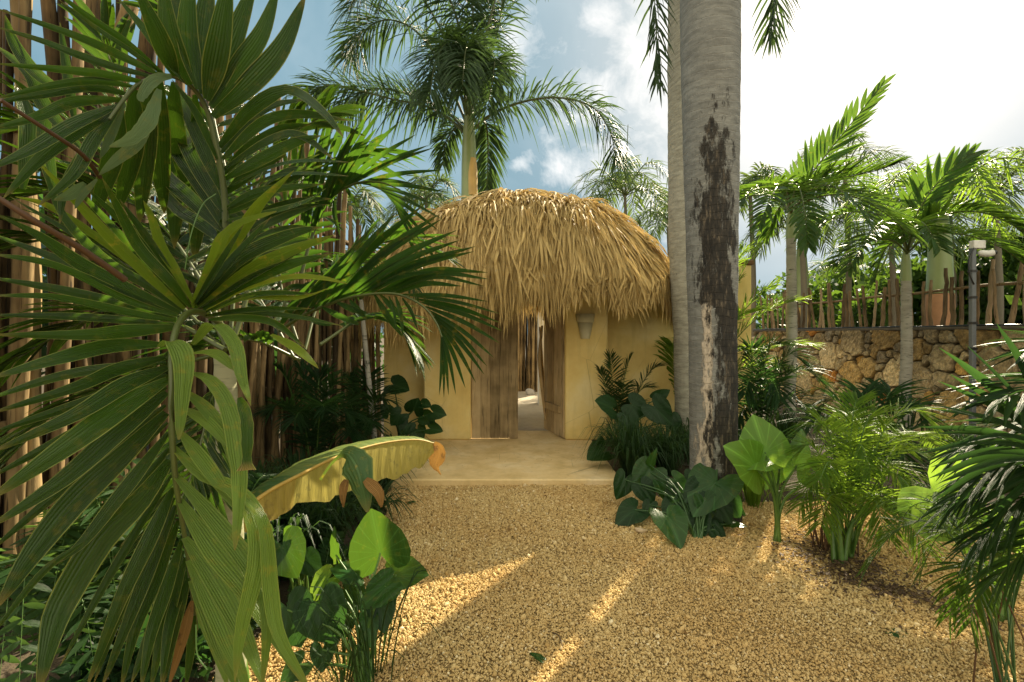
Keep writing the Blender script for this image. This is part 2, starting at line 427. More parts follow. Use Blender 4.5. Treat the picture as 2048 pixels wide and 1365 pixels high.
def trunk_tube(mb, pts, radii, n=20, m=40, ring=0.0, every=.12):
    c = spline(pts, m); rr = np.interp(np.linspace(0, 1, m), np.linspace(0, 1, len(radii)), radii)
    if ring: rr = rr*(1+ring*np.sin(np.linspace(0, 1, m)*np.linalg.norm(c[-1]-c[0])/every*2*math.pi))
    mb.tube(c, rr, n)

def leafy(mb, c, rad, n, size, flat=1.0, tr=(0, 1), clumps=14):
    c = np.asarray(c, float); rad = np.asarray(rad, float)
    cc = nrm(R.normal(size=(clumps, 3)))*rad*R.uniform(.35, .95, (clumps, 1))
    for k in range(clumps):
        m = n//clumps; cr = rad*R.uniform(.25, .5)
        p = c+cc[k]+nrm(R.normal(size=(m, 3)))*cr*(R.uniform(0, 1, (m, 1))**.45)
        d = nrm(R.normal(size=(m, 3))+V(0, 0, -.3)); e = nrm(np.cross(d, R.normal(size=(m, 3))))
        s = size*R.uniform(.6, 1.3, (m, 1)); tint = np.clip(R.uniform(*tr)+R.normal(size=m)*.2, 0, 1)
        v = np.stack([p, p+d*s*.5+e*s*.28, p+d*s, p+d*s*.5-e*s*.28], 1).reshape(-1, 3)
        f = np.arange(m*4).reshape(-1, 4)
        uv = np.tile(np.array([[.5, 0], [1, .5], [.5, 1], [0, .5]]), (m, 1))
        mb.add(v, f, uv, np.repeat(tint, 4))
# ------------------------------------------------------------------ camera, sun, sky
cd = bpy.data.cameras.new('camera'); cam = bpy.data.objects.new('camera', cd); COL.objects.link(cam)
cam.location = (0, 0, EYE); cam.rotation_euler = (math.radians(90), 0, 0)
cd.sensor_width = 36; cd.lens = 36*F/2048; cd.shift_y = -(682.5-HY)/2048*-1*-1; cd.clip_start = .05; cd.clip_end = 2000
scene.camera = cam
ld = bpy.data.lights.new('sun', 'SUN'); ld.energy = 5.0; ld.angle = math.radians(.55); ld.color = (1.0, .86, .62)
lo = bpy.data.objects.new('sun', ld); COL.objects.link(lo)
lo.rotation_euler = Vector(SUN).to_track_quat('Z', 'Y').to_euler(); lo.location = (6, 9, 9)

w = bpy.data.worlds.new('World'); scene.world = w; w.use_nodes = True; nt = w.node_tree; nt.nodes.clear()
out = nt.nodes.new('ShaderNodeOutputWorld'); bg = nt.nodes.new('ShaderNodeBackground'); lk(nt, bg.outputs[0], out.inputs[0])
sky = nt.nodes.new('ShaderNodeTexSky'); sky.sky_type = 'NISHITA'; sky.sun_disc = False
sky.sun_elevation = math.asin(SUN[2]); sky.sun_rotation = math.atan2(SUN[0], SUN[1]); sky.air_density = 1.1; sky.dust_density = .8; sky.ozone_density = 1.2
tc = nt.nodes.new('ShaderNodeTexCoord'); dirv = tc.outputs['Generated']
def dirdot(px, py):
    d = nrm(P(px, py, 1)-V(0, 0, EYE)); n = nt.nodes.new('ShaderNodeVectorMath'); n.operation = 'DOT_PRODUCT'
    lk(nt, dirv, n.inputs[0]); n.inputs[1].default_value = tuple(d); return n.outputs['Value']
cn = noise(nt, dirv, 9, 8, .62, .3); cn2 = noise(nt, dirv, 2.6, 5, .6, .4)
# thin cloud spread round the sun, whitest near it
dsun = dirdot(1720, 0)
veil = mth(nt, 'POWER', mth(nt, 'MAXIMUM', dsun, 0), 34)
veil = mth(nt, 'MULTIPLY', veil, mth(nt, 'ADD', .75, mth(nt, 'MULTIPLY', cn2, .6)), clamp=True)
tot = None
# separate small cumulus puffs: (direction, tightness, weight)
for (px, py, k, wt) in ((1065, 70, 420, .95), (1060, 105, 900, .6), (1255, 110, 260, 1.1), (1215, 75, 500, .7), (1300, 190, 300, .8), (1140, 160, 700, .5), (1120, 285, 260, .55), (1190, 270, 300, .75), (1300, 300, 130, .9), (1035, 328, 2500, .7), (1260, 350, 200, .7), (80, 60, 60, .0), (1400, 430, 60, .6), (560, 560, 60, .25), (2040, 420, 30, .5)):
    g = mth(nt, 'MULTIPLY', mth(nt, 'POWER', mth(nt, 'MAXIMUM', dirdot(px, py), 0), k), wt)
    tot = g if tot is None else mth(nt, 'ADD', tot, g)
pf = mth(nt, 'MULTIPLY', mth(nt, 'SUBTRACT', mth(nt, 'ADD', mth(nt, 'MULTIPLY', mth(nt, 'MINIMUM', tot, .9), .30), cn), .70), 4.5, clamp=True)
pf = mth(nt, 'MULTIPLY', pf, mth(nt, 'MULTIPLY', tot, 2.2, clamp=True), clamp=True)
wisps = mth(nt, 'MULTIPLY', mth(nt, 'SUBTRACT', cn2, .42, clamp=True), 1.3, clamp=True)
skyc = mixc(nt, 1.0, sky.outputs[0], (1.25, 1.36, 1.04), 'MULTIPLY')
skyc = mixc(nt, 1.0, skyc, (1.95, 3.4, 4.2), 'DARKEN')
c1 = mixc(nt, wisps, skyc, (5.5, 6.6, 7.2))
c1 = mixc(nt, mth(nt, 'MULTIPLY', pf, .9), c1, (8.6, 8.8, 8.8))
glow = mth(nt, 'MULTIPLY', mth(nt, 'POWER', mth(nt, 'MAXIMUM', dsun, 0), 10), .5)
c1 = mixc(nt, glow, c1, (8.6, 7.9, 7.3))
c1 = mixc(nt, veil, c1, (15, 13.7, 12.4))
# added fill light in the unseen sky behind the camera, brightens shaded fronts
nb_ = nt.nodes.new('ShaderNodeVectorMath'); nb_.operation = 'DOT_PRODUCT'; lk(nt, dirv, nb_.inputs[0]); nb_.inputs[1].default_value = tuple(nrm(V(-.08, -.80, .60)))
back_fill = mth(nt, 'MULTIPLY', mth(nt, 'ADD', mth(nt, 'SUBTRACT', nb_.outputs['Value'], .12), mth(nt, 'MULTIPLY', mth(nt, 'SUBTRACT', cn2, .5), .8)), 2.5, clamp=True)
c1 = mixc(nt, back_fill, c1, (13.5, 12.4, 9.8))
lk(nt, c1, bg.inputs['Color']); bg.inputs['Strength'].default_value = .044

vs = scene.view_settings; vs.view_transform = 'Standard'; vs.look = 'None'; vs.gamma = 1; vs.exposure = 1.52
scene.render.engine = 'CYCLES'

# ------------------------------------------------------------------ ground
def gmat():
    m, nt, out = newmat('dark_soil')
    g = nd(nt, 'ShaderNodeNewGeometry'); v = g.outputs['Position']
    n = noise(nt, v, 3, 6); n2 = noise(nt, v, 40, 5)
    col = ramp(nt, n, [(.3, (.035, .025, .015)), (.55, (.08, .055, .03)), (.75, (.13, .09, .05))])
    p = nd(nt, 'ShaderNodeBsdfPrincipled', i_Roughness=.95); lk(nt, mixc(nt, n2, col, (.05, .04, .02)), p.inputs['Base Color'])
    lk(nt, bump(nt, n2, .8, .03), p.inputs['Normal']); lk(nt, p.outputs[0], out.inputs[0]); return m
b = MB(); n = 40
xs = np.concatenate([np.linspace(-400, -12, 10), np.linspace(-10, 14, 60), np.linspace(16, 400, 10)]); ys = np.concatenate([np.linspace(-60, -4, 5), np.linspace(-3, 16, 60), np.linspace(18, 900, 12)])
XX, YY = np.meshgrid(xs, ys)
ZZ = -.03+.02*np.sin(XX*3.1+YY)*np.sin(YY*2.3)
v = np.stack([XX.ravel(), YY.ravel(), ZZ.ravel()], 1); nx = len(xs)
i = (np.arange(len(ys)-1)[:, None]*nx+np.arange(nx-1)[None]).ravel()
b.add(v, np.stack([i, i+1, i+1+nx, i+nx], 1)); tag(b.make('ground', gmat()), kind='structure')

# gravel court: outline in metres
gl = [(-2.2, -1.5), (-1.45, 1.6), (-1.22, 2.3), (-1.12, 2.9), (-1.08, 3.5), (-1.1, 4.2), (-1.22, 4.75), (-1.25, 5.2)]
gr_ = [(5.6, -1.5), (5.4, 2.0), (5.0, 3.0), (4.2, 3.7), (3.2, 4.3), (2.2, 4.35), (1.55, 4.3), (1.15, 4.6), (1.1, 5.2)]
def gx(poly, y): return np.interp(y, [p[1] for p in poly], [p[0] for p in poly])
def gravelmat(name, stone):
    m, nt, out = newmat(name)
    g = nd(nt, 'ShaderNodeNewGeometry'); v = g.outputs['Position']
    p = nd(nt, 'ShaderNodeBsdfPrincipled', i_Roughness=.9); p.inputs['Specular IOR Level'].default_value = .2
    if stone:
        at = nd(nt, 'ShaderNodeAttribute', attribute_name='tint')
        col = ramp(nt, at.outputs['Fac'], [(0, (.16, .10, .035)), (.12, (.38, .26, .10)), (.5, (.54, .40, .175)), (.85, (.64, .50, .25)), (1, (.80, .70, .46))])
        st = noise(nt, v, 1.3, 4); k = ramp(nt, st, [(.35, 0), (.6, .45)])
        col = mixc(nt, k, col, mixc(nt, 1, col, (.80, .66, .50), 'MULTIPLY'))
    else:
        vo = nd(nt, 'ShaderNodeTexVoronoi', i_Scale=75); lk(nt, v, vo.inputs['Vector'])
        rp = ramp(nt, vo.outputs['Distance'], [(.15, (.46, .33, .145)), (.7, (.22, .15, .06))])
        col = rp; lk(nt, bump(nt, mth(nt, 'SUBTRACT', 1, vo.outputs['Distance']), 1, .01), p.inputs['Normal'])
    lk(nt, col, p.inputs['Base Color']); lk(nt, p.outputs[0], out.inputs[0]); return m
b = MB(); ys = np.linspace(-1.5, 5.15, 60); nx = 40
pts = []
for y in ys:
    xl, xr = gx(gl, y)-.05*math.sin(y*9), gx(gr_, y)+.05*math.sin(y*7)
    for x in np.linspace(xl, xr, nx): pts.append((x, y, .0+.012*math.sin(x*2.2+1)*math.sin(y*1.9)))
i = (np.arange(len(ys)-1)[:, None]*nx+np.arange(nx-1)[None]).ravel()
b.add(pts, np.stack([i, i+1, i+1+nx, i+nx], 1)); tag(b.make('gravel_court', gravelmat('gravel_bed', False)), kind='structure')

# the loose stones themselves
def pebbles():
    import bmesh
    bm = bmesh.new(); bmesh.ops.create_icosphere(bm, subdivisions=1, radius=1)
    iv = np.array([q.co for q in bm.verts]); fi = np.array([[q.index for q in f.verts] for f in bm.faces]); bm.free()
    N = 350000
    u = R.uniform(0, 1, N)
    y = 1.75*(5.1/1.75)**u if False else R.uniform(1.75, 5.05, N)
    keep = R.uniform(0, 1, N) < np.clip((2.6/y)**.5, 0, 1)
    y = y[keep]; xl = gx(gl, y)-.05*np.sin(y*9); xr = gx(gr_, y)+.05*np.sin(y*7); xr = np.minimum(xr, y*1.12+.2); xl = np.maximum(xl, -y*1.0)
    x = R.uniform(0, 1, len(y))*(5.8+2.2)-2.2; k = (x > xl) & (x < xr); x = x[k]; y = y[k]
    n = len(x); print('pebbles', n)
    s = R.uniform(.0034, .0074, n)*(1+.15*(y-2)); big = R.uniform(0, 1, n) < .016; s[big] *= 2.1; zone = .5+.5*np.sin(x*1.7+np.sin(y*2.1)*1.3)*np.sin(y*1.5+x*.6); s *= .88+.26*zone
    h = .012*np.sin(x*2.2+1)*np.sin(y*1.9)
    q = R.normal(size=(n, 4)); q /= np.linalg.norm(q, axis=1, keepdims=True); a, bb, c, d = q.T
    Rm = np.stack([np.stack([1-2*(c*c+d*d), 2*(bb*c-d*a), 2*(bb*d+c*a)], -1), np.stack([2*(bb*c+d*a), 1-2*(bb*bb+d*d), 2*(c*d-bb*a)], -1), np.stack([2*(bb*d-c*a), 2*(c*d+bb*a), 1-2*(bb*bb+c*c)], -1)], 1)
    sc = s[:, None]*np.stack([R.uniform(.8, 1.35, n), R.uniform(.75, 1.1, n), R.uniform(.55, .9, n)], 1)
    vv = iv[None]*sc[:, None, :]*R.uniform(.8, 1.15, (n, 12, 1))
    vv = np.einsum('nij,nkj->nki', Rm, vv)+np.stack([x, y, h+s*.55+R.uniform(0, .006, n)], 1)[:, None]
    vv = vv.reshape(-1, 3); ff = (fi[None]+np.arange(n)[:, None, None]*12).reshape(-1, 3)
    mb = MB(); mb.add(vv, ff, None, np.repeat(np.clip(R.normal(.55, .19, n), 0, 1), 12))
    tag(mb.make('gravel', gravelmat('crushed_limestone', True), smooth=False), 'golden crushed limestone gravel covering the court', 'gravel', kind='stuff')
pebbles()

# ------------------------------------------------------------------ gate house
Y0 = 6.5
hut = thing('gate_house', 'ochre plastered gate house with shaggy thatched roof and old plank doors', 'gate house', (0.02, Y0, 0))
wm = M['wall']
def X(px, y): return (px-CX)/F*y
# pillars (with slightly rounded edges), recessed walls, lintel
pl = MB(); pl.box(((X(847, Y0)+X(941, Y0))/2, Y0+.25, 1.25), (X(941, Y0)-X(847, Y0), .5, 2.36), bev=.018); pl.make('pillar', wm, hut)
pl = MB(); pl.box(((X(1130, Y0)+X(1216, Y0))/2, Y0+.25, 1.25), (X(1216, Y0)-X(1130, Y0), .5, 2.36), bev=.018); pl.make('pillar', wm, hut)
pl = MB(); x0, x1 = X(768, 6.85), X(847, Y0)+.02; pl.box(((x0+x1)/2, 6.96, 1.22), (x1-x0, .22, 2.44)); pl.make('wall', wm, hut)
lt = MB(); lt.box((X(1036, Y0), Y0+.27, 2.30), (X(1130, Y0)-X(941, Y0)+.0, .40, .30)); lt.make('lintel', wm, hut)
# right garden wall joined to the house
gw = thing('garden_wall', 'plain ochre plaster wall with brown coping running right from the gate house', 'wall', (2.3, 7.1, 0))
b = MB(); xa, xb = X(1216, Y0)-.03, 3.45; b.box(((xa+xb)/2, 7.08, 1.24), (xb-xa, .24, 2.50), bev=.012); b.make('wall', wm, gw)
b = MB(); b.box(((xa+xb)/2+.2, 7.08, 2.525), (xb-xa-.35, .30, .065), bev=.01); b.make('coping', M['cap'], gw)
# door step / floor slab
b = MB(); b.box((X(1010, 5.6)-.02, 5.95, -.045), (2.36, 2.4, .23), bev=.012)
b.make('door_step', M['slab'], hut)
b = MB(); b.box((.15, 9.9, -.05), (1.9, 5.4, .22)); tag(b.make('path', plastermat('pale_concrete', (.46, .38, .27), (.52, .44, .32), (.58, .50, .38), 2)), kind='structure')
# doors
def door(name, h, a, label=None):
    L = math.hypot(a[0]-h[0], a[1]-h[1]); ux, uy = (a[0]-h[0])/L, (a[1]-h[1])/L
    nb = 5; mb = MB(); wd = L/nb
    for k in range(nb):
        c = np.array([h[0]+ux*wd*(k+.5), h[1]+uy*wd*(k+.5), 1.138+random.uniform(-.001, .001)])
        mb.box(c+V(-uy, ux, 0)*random.uniform(-.003, .003), (wd-.0012, .04, 2.12), axes=np.array([[ux, uy, 0], [-uy, ux, 0], [0, 0, 1]]), tint=random.random(), bev=.004)
    o = mb.make(name, M['door'], hut, smooth=False)
    if label: o['label'] = label
    for zz in (.45, 1.75):
        r = MB(); r.box((h[0]+ux*L*.5-uy*.035, h[1]+uy*L*.5+ux*.035, zz), (L*.92, .03, .10), axes=np.array([[ux, uy, 0], [-uy, ux, 0], [0, 0, 1]]), bev=.004); r.make('batten', M['door'], o, smooth=False)
    return o
xl = X(943, 6.58); door('door', (xl, 6.60), (X(1036, 6.58), 6.60), 'left plank door leaf, closed')
d2 = door('door', (X(1126, 6.62), 6.66), (X(1090, 7.28), 7.28), 'right plank door leaf standing open inwards')
b = MB(); b.box((X(1127, 6.6)-.0, 6.60, 1.14), (.035, .10, 2.1), bev=.004); b.make('door_frame', M['door'], hut)
b = MB(); b.box((X(942, 6.6)+.003, 6.68, 1.14), (.035, .08, 2.1), bev=.004); b.make('door_frame', M['door'], hut)
# curved branch used as the grip on the open door
b = MB(); b.tube(spline([V(X(1091, 7.22), 7.20, .22), V(X(1083, 7.2), 7.16, .75), V(X(1079, 7.1), 7.12, 1.15), V(X(1084, 7.2), 7.17, 1.62)], 14), [.014, .02, .022, .024, .026, .026, .026, .026, .026, .026, .024, .022, .02, .015], 8); b.make('branch_pull', M['door'], d2)
# back beam and posts under the thatch
b = MB(); b.tube([V(-1.15, 8.3, 2.35), V(1.2, 8.3, 2.35)], .06, 10); b.make('beam', M['pole'], hut)
for sx in (-1.1, 1.15):
    b = MB(); b.tube([V(sx, 8.3, .0), V(sx, 8.3, 2.3)], .07, 10); b.make('post', M['pole'], hut)

# thatch
TX, TY, TA, TB, TC = .03, 6.95, 2.13, 1.42, .85
def S(r, th, k, off=0.0):
    """point of the roof skin: r 0 ridge .. 1 eave, beyond 1 hangs down; th angle, k place along the ridge"""
    rr = np.minimum(r, 1.0); ex = np.maximum(r-1.0, 0)
    x = TC*k+rr*(TA-TC)*np.cos(th)+.10*ex*np.cos(th); y = rr*TB*np.sin(th)+.08*ex*np.sin(th)
    bul = .05*np.sin(5*th+2*k+r*3)+.035*np.sin(11*th+r*7+k*9)
    z = 3.38-1.14*rr**1.9-(.13+.10*(np.asarray(k) < 0))*np.abs(k)**2-ex*1.22+bul*rr
    g_ = np.exp(-((x-.86)/.36)**2)*(y < -.3); g2 = np.clip((x-.3)/.5, 0, 1)*(y < .3); z = z+g_*(.35*ex+.05*rr)+g2*.20*ex
    return np.stack(np.broadcast_arrays(TX+x+off*np.cos(th)*rr, TY+y+off*np.sin(th)*rr, z+off*.8*(1.1-rr)+off*.3), -1)
b = MB()
rs = np.linspace(0, 1.02, 14); ths = []
for i in range(24): ths.append((math.pi*(-.5)+math.pi*i/23, 1))
for i in range(24): ths.append((math.pi*.5+math.pi*i/23, -1))
K = len(ths); v = []
for r in rs:
    for th, k in ths: v.append(S(r, th, k, -.05))
f = [[q*K+k, q*K+(k+1) % K, (q+1)*K+(k+1) % K, (q+1)*K+k] for q in range(13) for k in range(K)]
b.add(v, f, None, .1)
roof = b.make('roof', M['pole'], hut)
b = MB()
for tf in range(2300):
    if random.random() < .42:
        k0 = random.uniform(-1, 1); th0 = -math.pi/2 if random.random() < .88 else math.pi/2
    else:
        k0 = random.choice((-1, 1)); th0 = random.uniform(-math.pi/2, math.pi/2)+(math.pi if k0 < 0 else 0)
        if math.sin(th0) > .3 and random.random() < .7: th0 = -th0
    q0 = random.random()**.8
    r0c = min(max(round(q0*8)/8+random.gauss(0, .035), -.02), .97)
    lift = random.uniform(.03, .13)*random.choice((.5, 1, 1, 1.9)); fan = random.gauss(0, .06); tt0 = random.gauss(.58, .22); l0 = random.uniform(.22, .46)*(1+.3*(r0c > .75))
    for i in range(random.randint(6, 11)):
        fi_ = random.gauss(0, 1); ln = l0*random.uniform(.7, 1.12)
        s = np.linspace(0, 1, 6); r = r0c+random.gauss(0, .012)+s*ln
        off = .02+lift*(s*(1.4-s))*random.uniform(.6, 1.5)+random.uniform(0, .03)
        spread = fan+fi_*.085
        if abs(math.sin(th0)) > .999: kk = k0+fi_*.018+spread*s; tt = np.full(6, th0)
        else: kk = np.full(6, float(k0)); tt = th0+fi_*.02+spread*s*.85
        cl = S(np.maximum(r, 0), tt, np.clip(kk, -1.08, 1.08), off)
        cl += s[:, None]**2*R.normal(size=3)*.022+np.sin(s*3+fi_)[:, None]*R.normal(size=3)*.008
        N = nrm(cl[2]-V(TX+TC*float(np.clip(k0, -1, 1)), TY, 2.2))+R.normal(size=3)*.55
        b.strip(cl, random.uniform(.006, .0175)*np.array([.8, 1, 1, .85, .55, .08]), N, .6, 2, min(1, max(0, tt0+random.gauss(0, .2))))
b.make('thatch', M['thatch'], roof)
# ragged longer strands on the eave front
b = MB()
for i in range(2600):
    k = random.uniform(-1, 1); th = -math.pi/2
    if random.random() < .4: k = random.choice((-1, 1)); th = (random.uniform(-math.pi/2, .3) if k > 0 else random.uniform(math.pi-.3, 1.5*math.pi))
    s = np.linspace(0, 1, 6); ln = random.uniform(.25, .55)*(1-.25*abs(math.sin(i)))*(.62 if (th == -math.pi/2 and .25 < k < 1) else 1)
    mid = math.exp(-((k*TC-.0)/.5)**2) if abs(th+math.pi/2) < .01 else 0
    r = .93+s*ln*(1+.15*mid); cl = S(r, np.full(6, th), np.clip(k+random.gauss(0, .08)*s, -1, 1), random.uniform(-.05, .06))
    cl += s[:, None]**2*R.normal(size=3)*.05
    b.strip(cl, random.uniform(.004, .010)*np.array([1, 1, .9, .7, .4, .06]), V(math.cos(th), math.sin(th), .1)+R.normal(size=3)*.5, .3, 2, min(1, max(0, random.gauss(.38, .22))))
b.make('eave_fringe', M['thatch'], roof)
# ridge cap of folded fans
b = MB()
for i in range(700):
    k = random.uniform(-1.5, 1.6); sd = -1 if random.random() < .7 else 1
    p0 = V(TX+TC*k+random.gauss(0, .03), TY-sd*.05, 3.43+random.uniform(0, .11)-.14*min(k*k, 1)-(.10*min(k*k, 1) if k < 0 else 0)-.55*max(abs(k)-1, 0)**1.4)
    dx = random.gauss(.25*math.copysign(1, k), .22); L_ = random.uniform(.22, .5)
    cl = spline([p0, p0+V(dx*.35*L_*2, sd*.12, .03), p0+V(dx*L_*1.8, sd*.12+sd*L_*.55, -L_*.33)], 6)
    b.strip(cl, random.uniform(.008, .021)*np.array([.7, 1, 1, .8, .55, .1]), V(0, sd*.6, 1)+R.normal(size=3)*.3, .4, 2, min(1, max(0, random.gauss(.45, .28))))
b.make('ridge_cap', M['thatch'], roof)

# sconce on right pillar: a tapered half pot with a rim band
sc = thing('wall_sconce', 'cream clay pot shaped sconce on the right gate pillar', 'wall light', (X(1172, 6.43), 6.49, 1.5))
def pot(z0, z1, r0, r1, th=0.0, n=18):
    mb = MB(); c = np.array([sc.location[0], 6.497, 0]); v = []
    for z, r in ((z0, r0), (z1, r1), (z1, r1-.012), (z0+.02, r0-.014)):
        for a in np.linspace(math.pi, 2*math.pi, n): v.append(c+V(r*math.cos(a), r*math.sin(a)*.75, z))
    f = [[q*n+k, q*n+k+1, (q+1)*n+k+1, (q+1)*n+k] for q in range(3) for k in range(n-1)]
    mb.add(v, f); return mb
zt = EYE-(628-HY)/F*6.43; zb = EYE-(678-HY)/F*6.43; zm = zt-.115
pot(zb, zm, .062, .105).make('bowl', M['lamp'], sc); pot(zm+.002, zt, .115, .130).make('rim', M['lamp'], sc)
b = MB(); a = np.linspace(math.pi, 2*math.pi, 18); c = V(sc.location[0], 6.497, zb+.001)
b.add([c]+[c+V(.062*math.cos(t), .062*.75*math.sin(t), 0) for t in a], [[0, k+1, k+2] for k in range(17)]); b.make('base', M['lamp'], sc)

# beyond the door: white wall edge, pole screen, stone, plant
b = MB(); b.box((X(1080, 9.6)+1.7, 9.9, 1.33), (3.44, .5, 2.66), bev=.01)  # hidden length runs on to the right, added to shade the path
tag(b.make('white_wall', M['white'], loc=(X(1080, 9.6)+.09, 9.9, 0)), 'white wall whose end shows through the open gate, its unseen length added for shade', 'wall')
b = MB(); b.tube(spline([V(X(1092, 8.6), 8.6, .06), V(X(1086, 8.5), 8.5, .8), V(X(1080, 8.4), 8.4, 1.62)], 10), .02, 8)
tag(b.make('leaning_stick', M['pole'], loc=(X(1091, 8.6), 8.6, .0)), 'bare stick leaning against the white wall beyond the gate', 'stick')

def pole_screen(name, label, cat, pts, n, hfun, rfun, rails=(), mat='pole', lean=.03, group=None, wob=.03, part='pole', jitter=.0):
    pts = np.asarray(pts, float); root = thing(name, label, cat, tuple(pts[0]), group)
    c = spline(pts, 200); seg = np.concatenate([[0], np.cumsum(np.linalg.norm(np.diff(c, axis=0), axis=1))]); tot = seg[-1]
    for i in range(n):
        s = tot*(i+.5+random.uniform(-.3, .3))/n; p = np.array([np.interp(s, seg, c[:, q]) for q in range(3)]) + V(random.uniform(-1, 1), random.uniform(-1, 1), 0)*jitter
        h = hfun(s/tot); r = rfun(s/tot); ln = V(random.gauss(0, lean), random.gauss(0, lean), 0)
        m = 9; t = np.linspace(0, 1, m)[:, None]
        q = p+UP*h*t+ln*h*t+np.cumsum(R.normal(size=(m, 3)), 0)*V(wob, wob, 0)*.3
        mb = MB(); rr = np.linspace(r*1.05, r*.78, m)*R.uniform(.9, 1.1, m); mb.tube(q, rr, 8, tint=random.random())
        mb.make(part, M[mat], root)
    for (z, r, off) in rails:
        q = c[::12]+UP*z+off+R.normal(size=(len(c[::12]), 3))*.008
        mb = MB(); mb.tube(q, r, 7, tint=.5); mb.make('rail', M[mat], root)
    return root
pole_screen('pole_screen', 'screen of upright poles at the far end of the passage beyond the gate', 'fence', [(-.9, 12.3, 0), (.95, 12.0, 0)], 96, lambda s: random.uniform(2.9, 3.5), lambda s: random.uniform(.018, .032), jitter=.04)
b = MB(); import bmesh
mb = MB(); scr = [o for o in bpy.data.objects if o.name == 'pole_screen'][0]
for i in range(90):
    a = V(-1.0+i*.0235, 12.42+random.uniform(-.03, .03), 0); mb.tube([a, a+V(random.gauss(0, .02), 0, 1.6), a+V(random.gauss(0, .03), 0, 3.2)], .022, 6, tint=random.random()*.5)
tag(mb.make('brushwood', M['pole'], scr), kind='stuff')
def rock(name, c, s, mat, label, cat, seed=1, group=None):
    bm = bmesh.new(); bmesh.ops.create_icosphere(bm, subdivisions=3, radius=1); rg = np.random.default_rng(seed)
    v = np.array([q.co for q in bm.verts]); f = np.array([[q.index for q in ff.verts] for ff in bm.faces]); bm.free()
    for _ in range(5):
        d = nrm(rg.normal(size=3)); k = rg.uniform(2, 5); v *= (1+.12*np.sin(v@d*k+rg.uniform(0, 6)))[:, None]
    v = v*np.array(s)+np.array(c); mb = MB(); mb.add(v, f, None, .5); return tag(mb.make(name, mat, loc=c), label, cat, group)
rock('rock', (X(1060, 11.4), 11.4, .12), (.12, .09, .07), plain('grey_stone', (.34, .31, .27), .9), 'pale boulder at the foot of the pole screen beyond the gate', 'rock', 3)
rock('stone', tuple(G(1281, 1067)+V(0, 0, .025)), (.045, .028, .022), plain('tan_stone', (.55, .42, .26), .85), 'larger pale stone on the gravel under the creeping plant', 'stone', 5)

# ------------------------------------------------------------------ left pole fence
def lh(s): return random.uniform(3.3, 4.3) if s < .38 else random.uniform(3.2, 3.75) if s < .62 else (random.uniform(3.0, 3.6)-.9*(s-.62)/.38)
LF = [(-2.75, 2.0, 0), (-2.45, 3.2, 0), (-2.12, 4.6, 0), (-1.84, 6.75, 0)]
lf = pole_screen('pole_fence', 'tall fence of rough peeled poles along the left side', 'fence', LF, 72, lh, lambda s: random.uniform(.026, .042) if s < .35 else random.uniform(.020, .034), rails=((1.0, .03, V(-.06, 0, 0)), (2.6, .03, V(-.06, 0, 0))), lean=.032)
# second row of thinner sticks filling in behind towards the gate house
root = lf
c = spline(LF, 200)
for i in range(24):
    s = random.uniform(.2, 1)**.8; p = c[int(s*199)]+V(-.07+random.uniform(-.02, .10), 0, 0); h = lh(s)*random.uniform(.8, 1)
    t = np.linspace(0, 1, 8)[:, None]; q = p+UP*h*t+V(random.gauss(0, .04), random.gauss(0, .06), 0)*h*t+np.cumsum(R.normal(size=(8, 3)), 0)*V(.01, .01, 0)
    mb = MB(); mb.tube(q, np.linspace(.024, .014, 8)*random.uniform(.8, 1.2), 7, tint=random.random()); mb.make('pole', M['pole'], root)
mb = MB()
for i in range(110):
    s = random.uniform(0, 1); p = c[int(s*199)]+V(-.13+random.uniform(-.05, .02), random.uniform(-.02, .02), 0); h = lh(s)*random.uniform(.7, .92)
    t = np.linspace(0, 1, 7)[:, None]; q = p+UP*h*t+V(random.gauss(0, .02), random.gauss(0, .05), 0)*h*t+np.cumsum(R.normal(size=(7, 3)), 0)*V(.01, .01, 0)
    mb.tube(q, np.linspace(.022, .012, 7)*random.uniform(.8, 1.25), 6, tint=random.random()*.6)
tag(mb.make('brushwood', M['pole'], root), 'thin sticks packed behind the poles', kind='stuff')
# forked branch standing above the fence
mb = MB(); mb.tube(spline([P(200, 260, 3.0), P(215, 170, 2.95), P(262, 10, 2.9)], 8), [.06, .058, .055, .055, .05, .05, .045, .04], 9, tint=.7)
mb.tube(spline([P(205, 185, 2.97), P(185, 100, 3.0), P(190, -20, 3.05)], 8), np.linspace(.045, .035, 8), 9, tint=.6); mb.make('forked_pole', M['pole'], root)

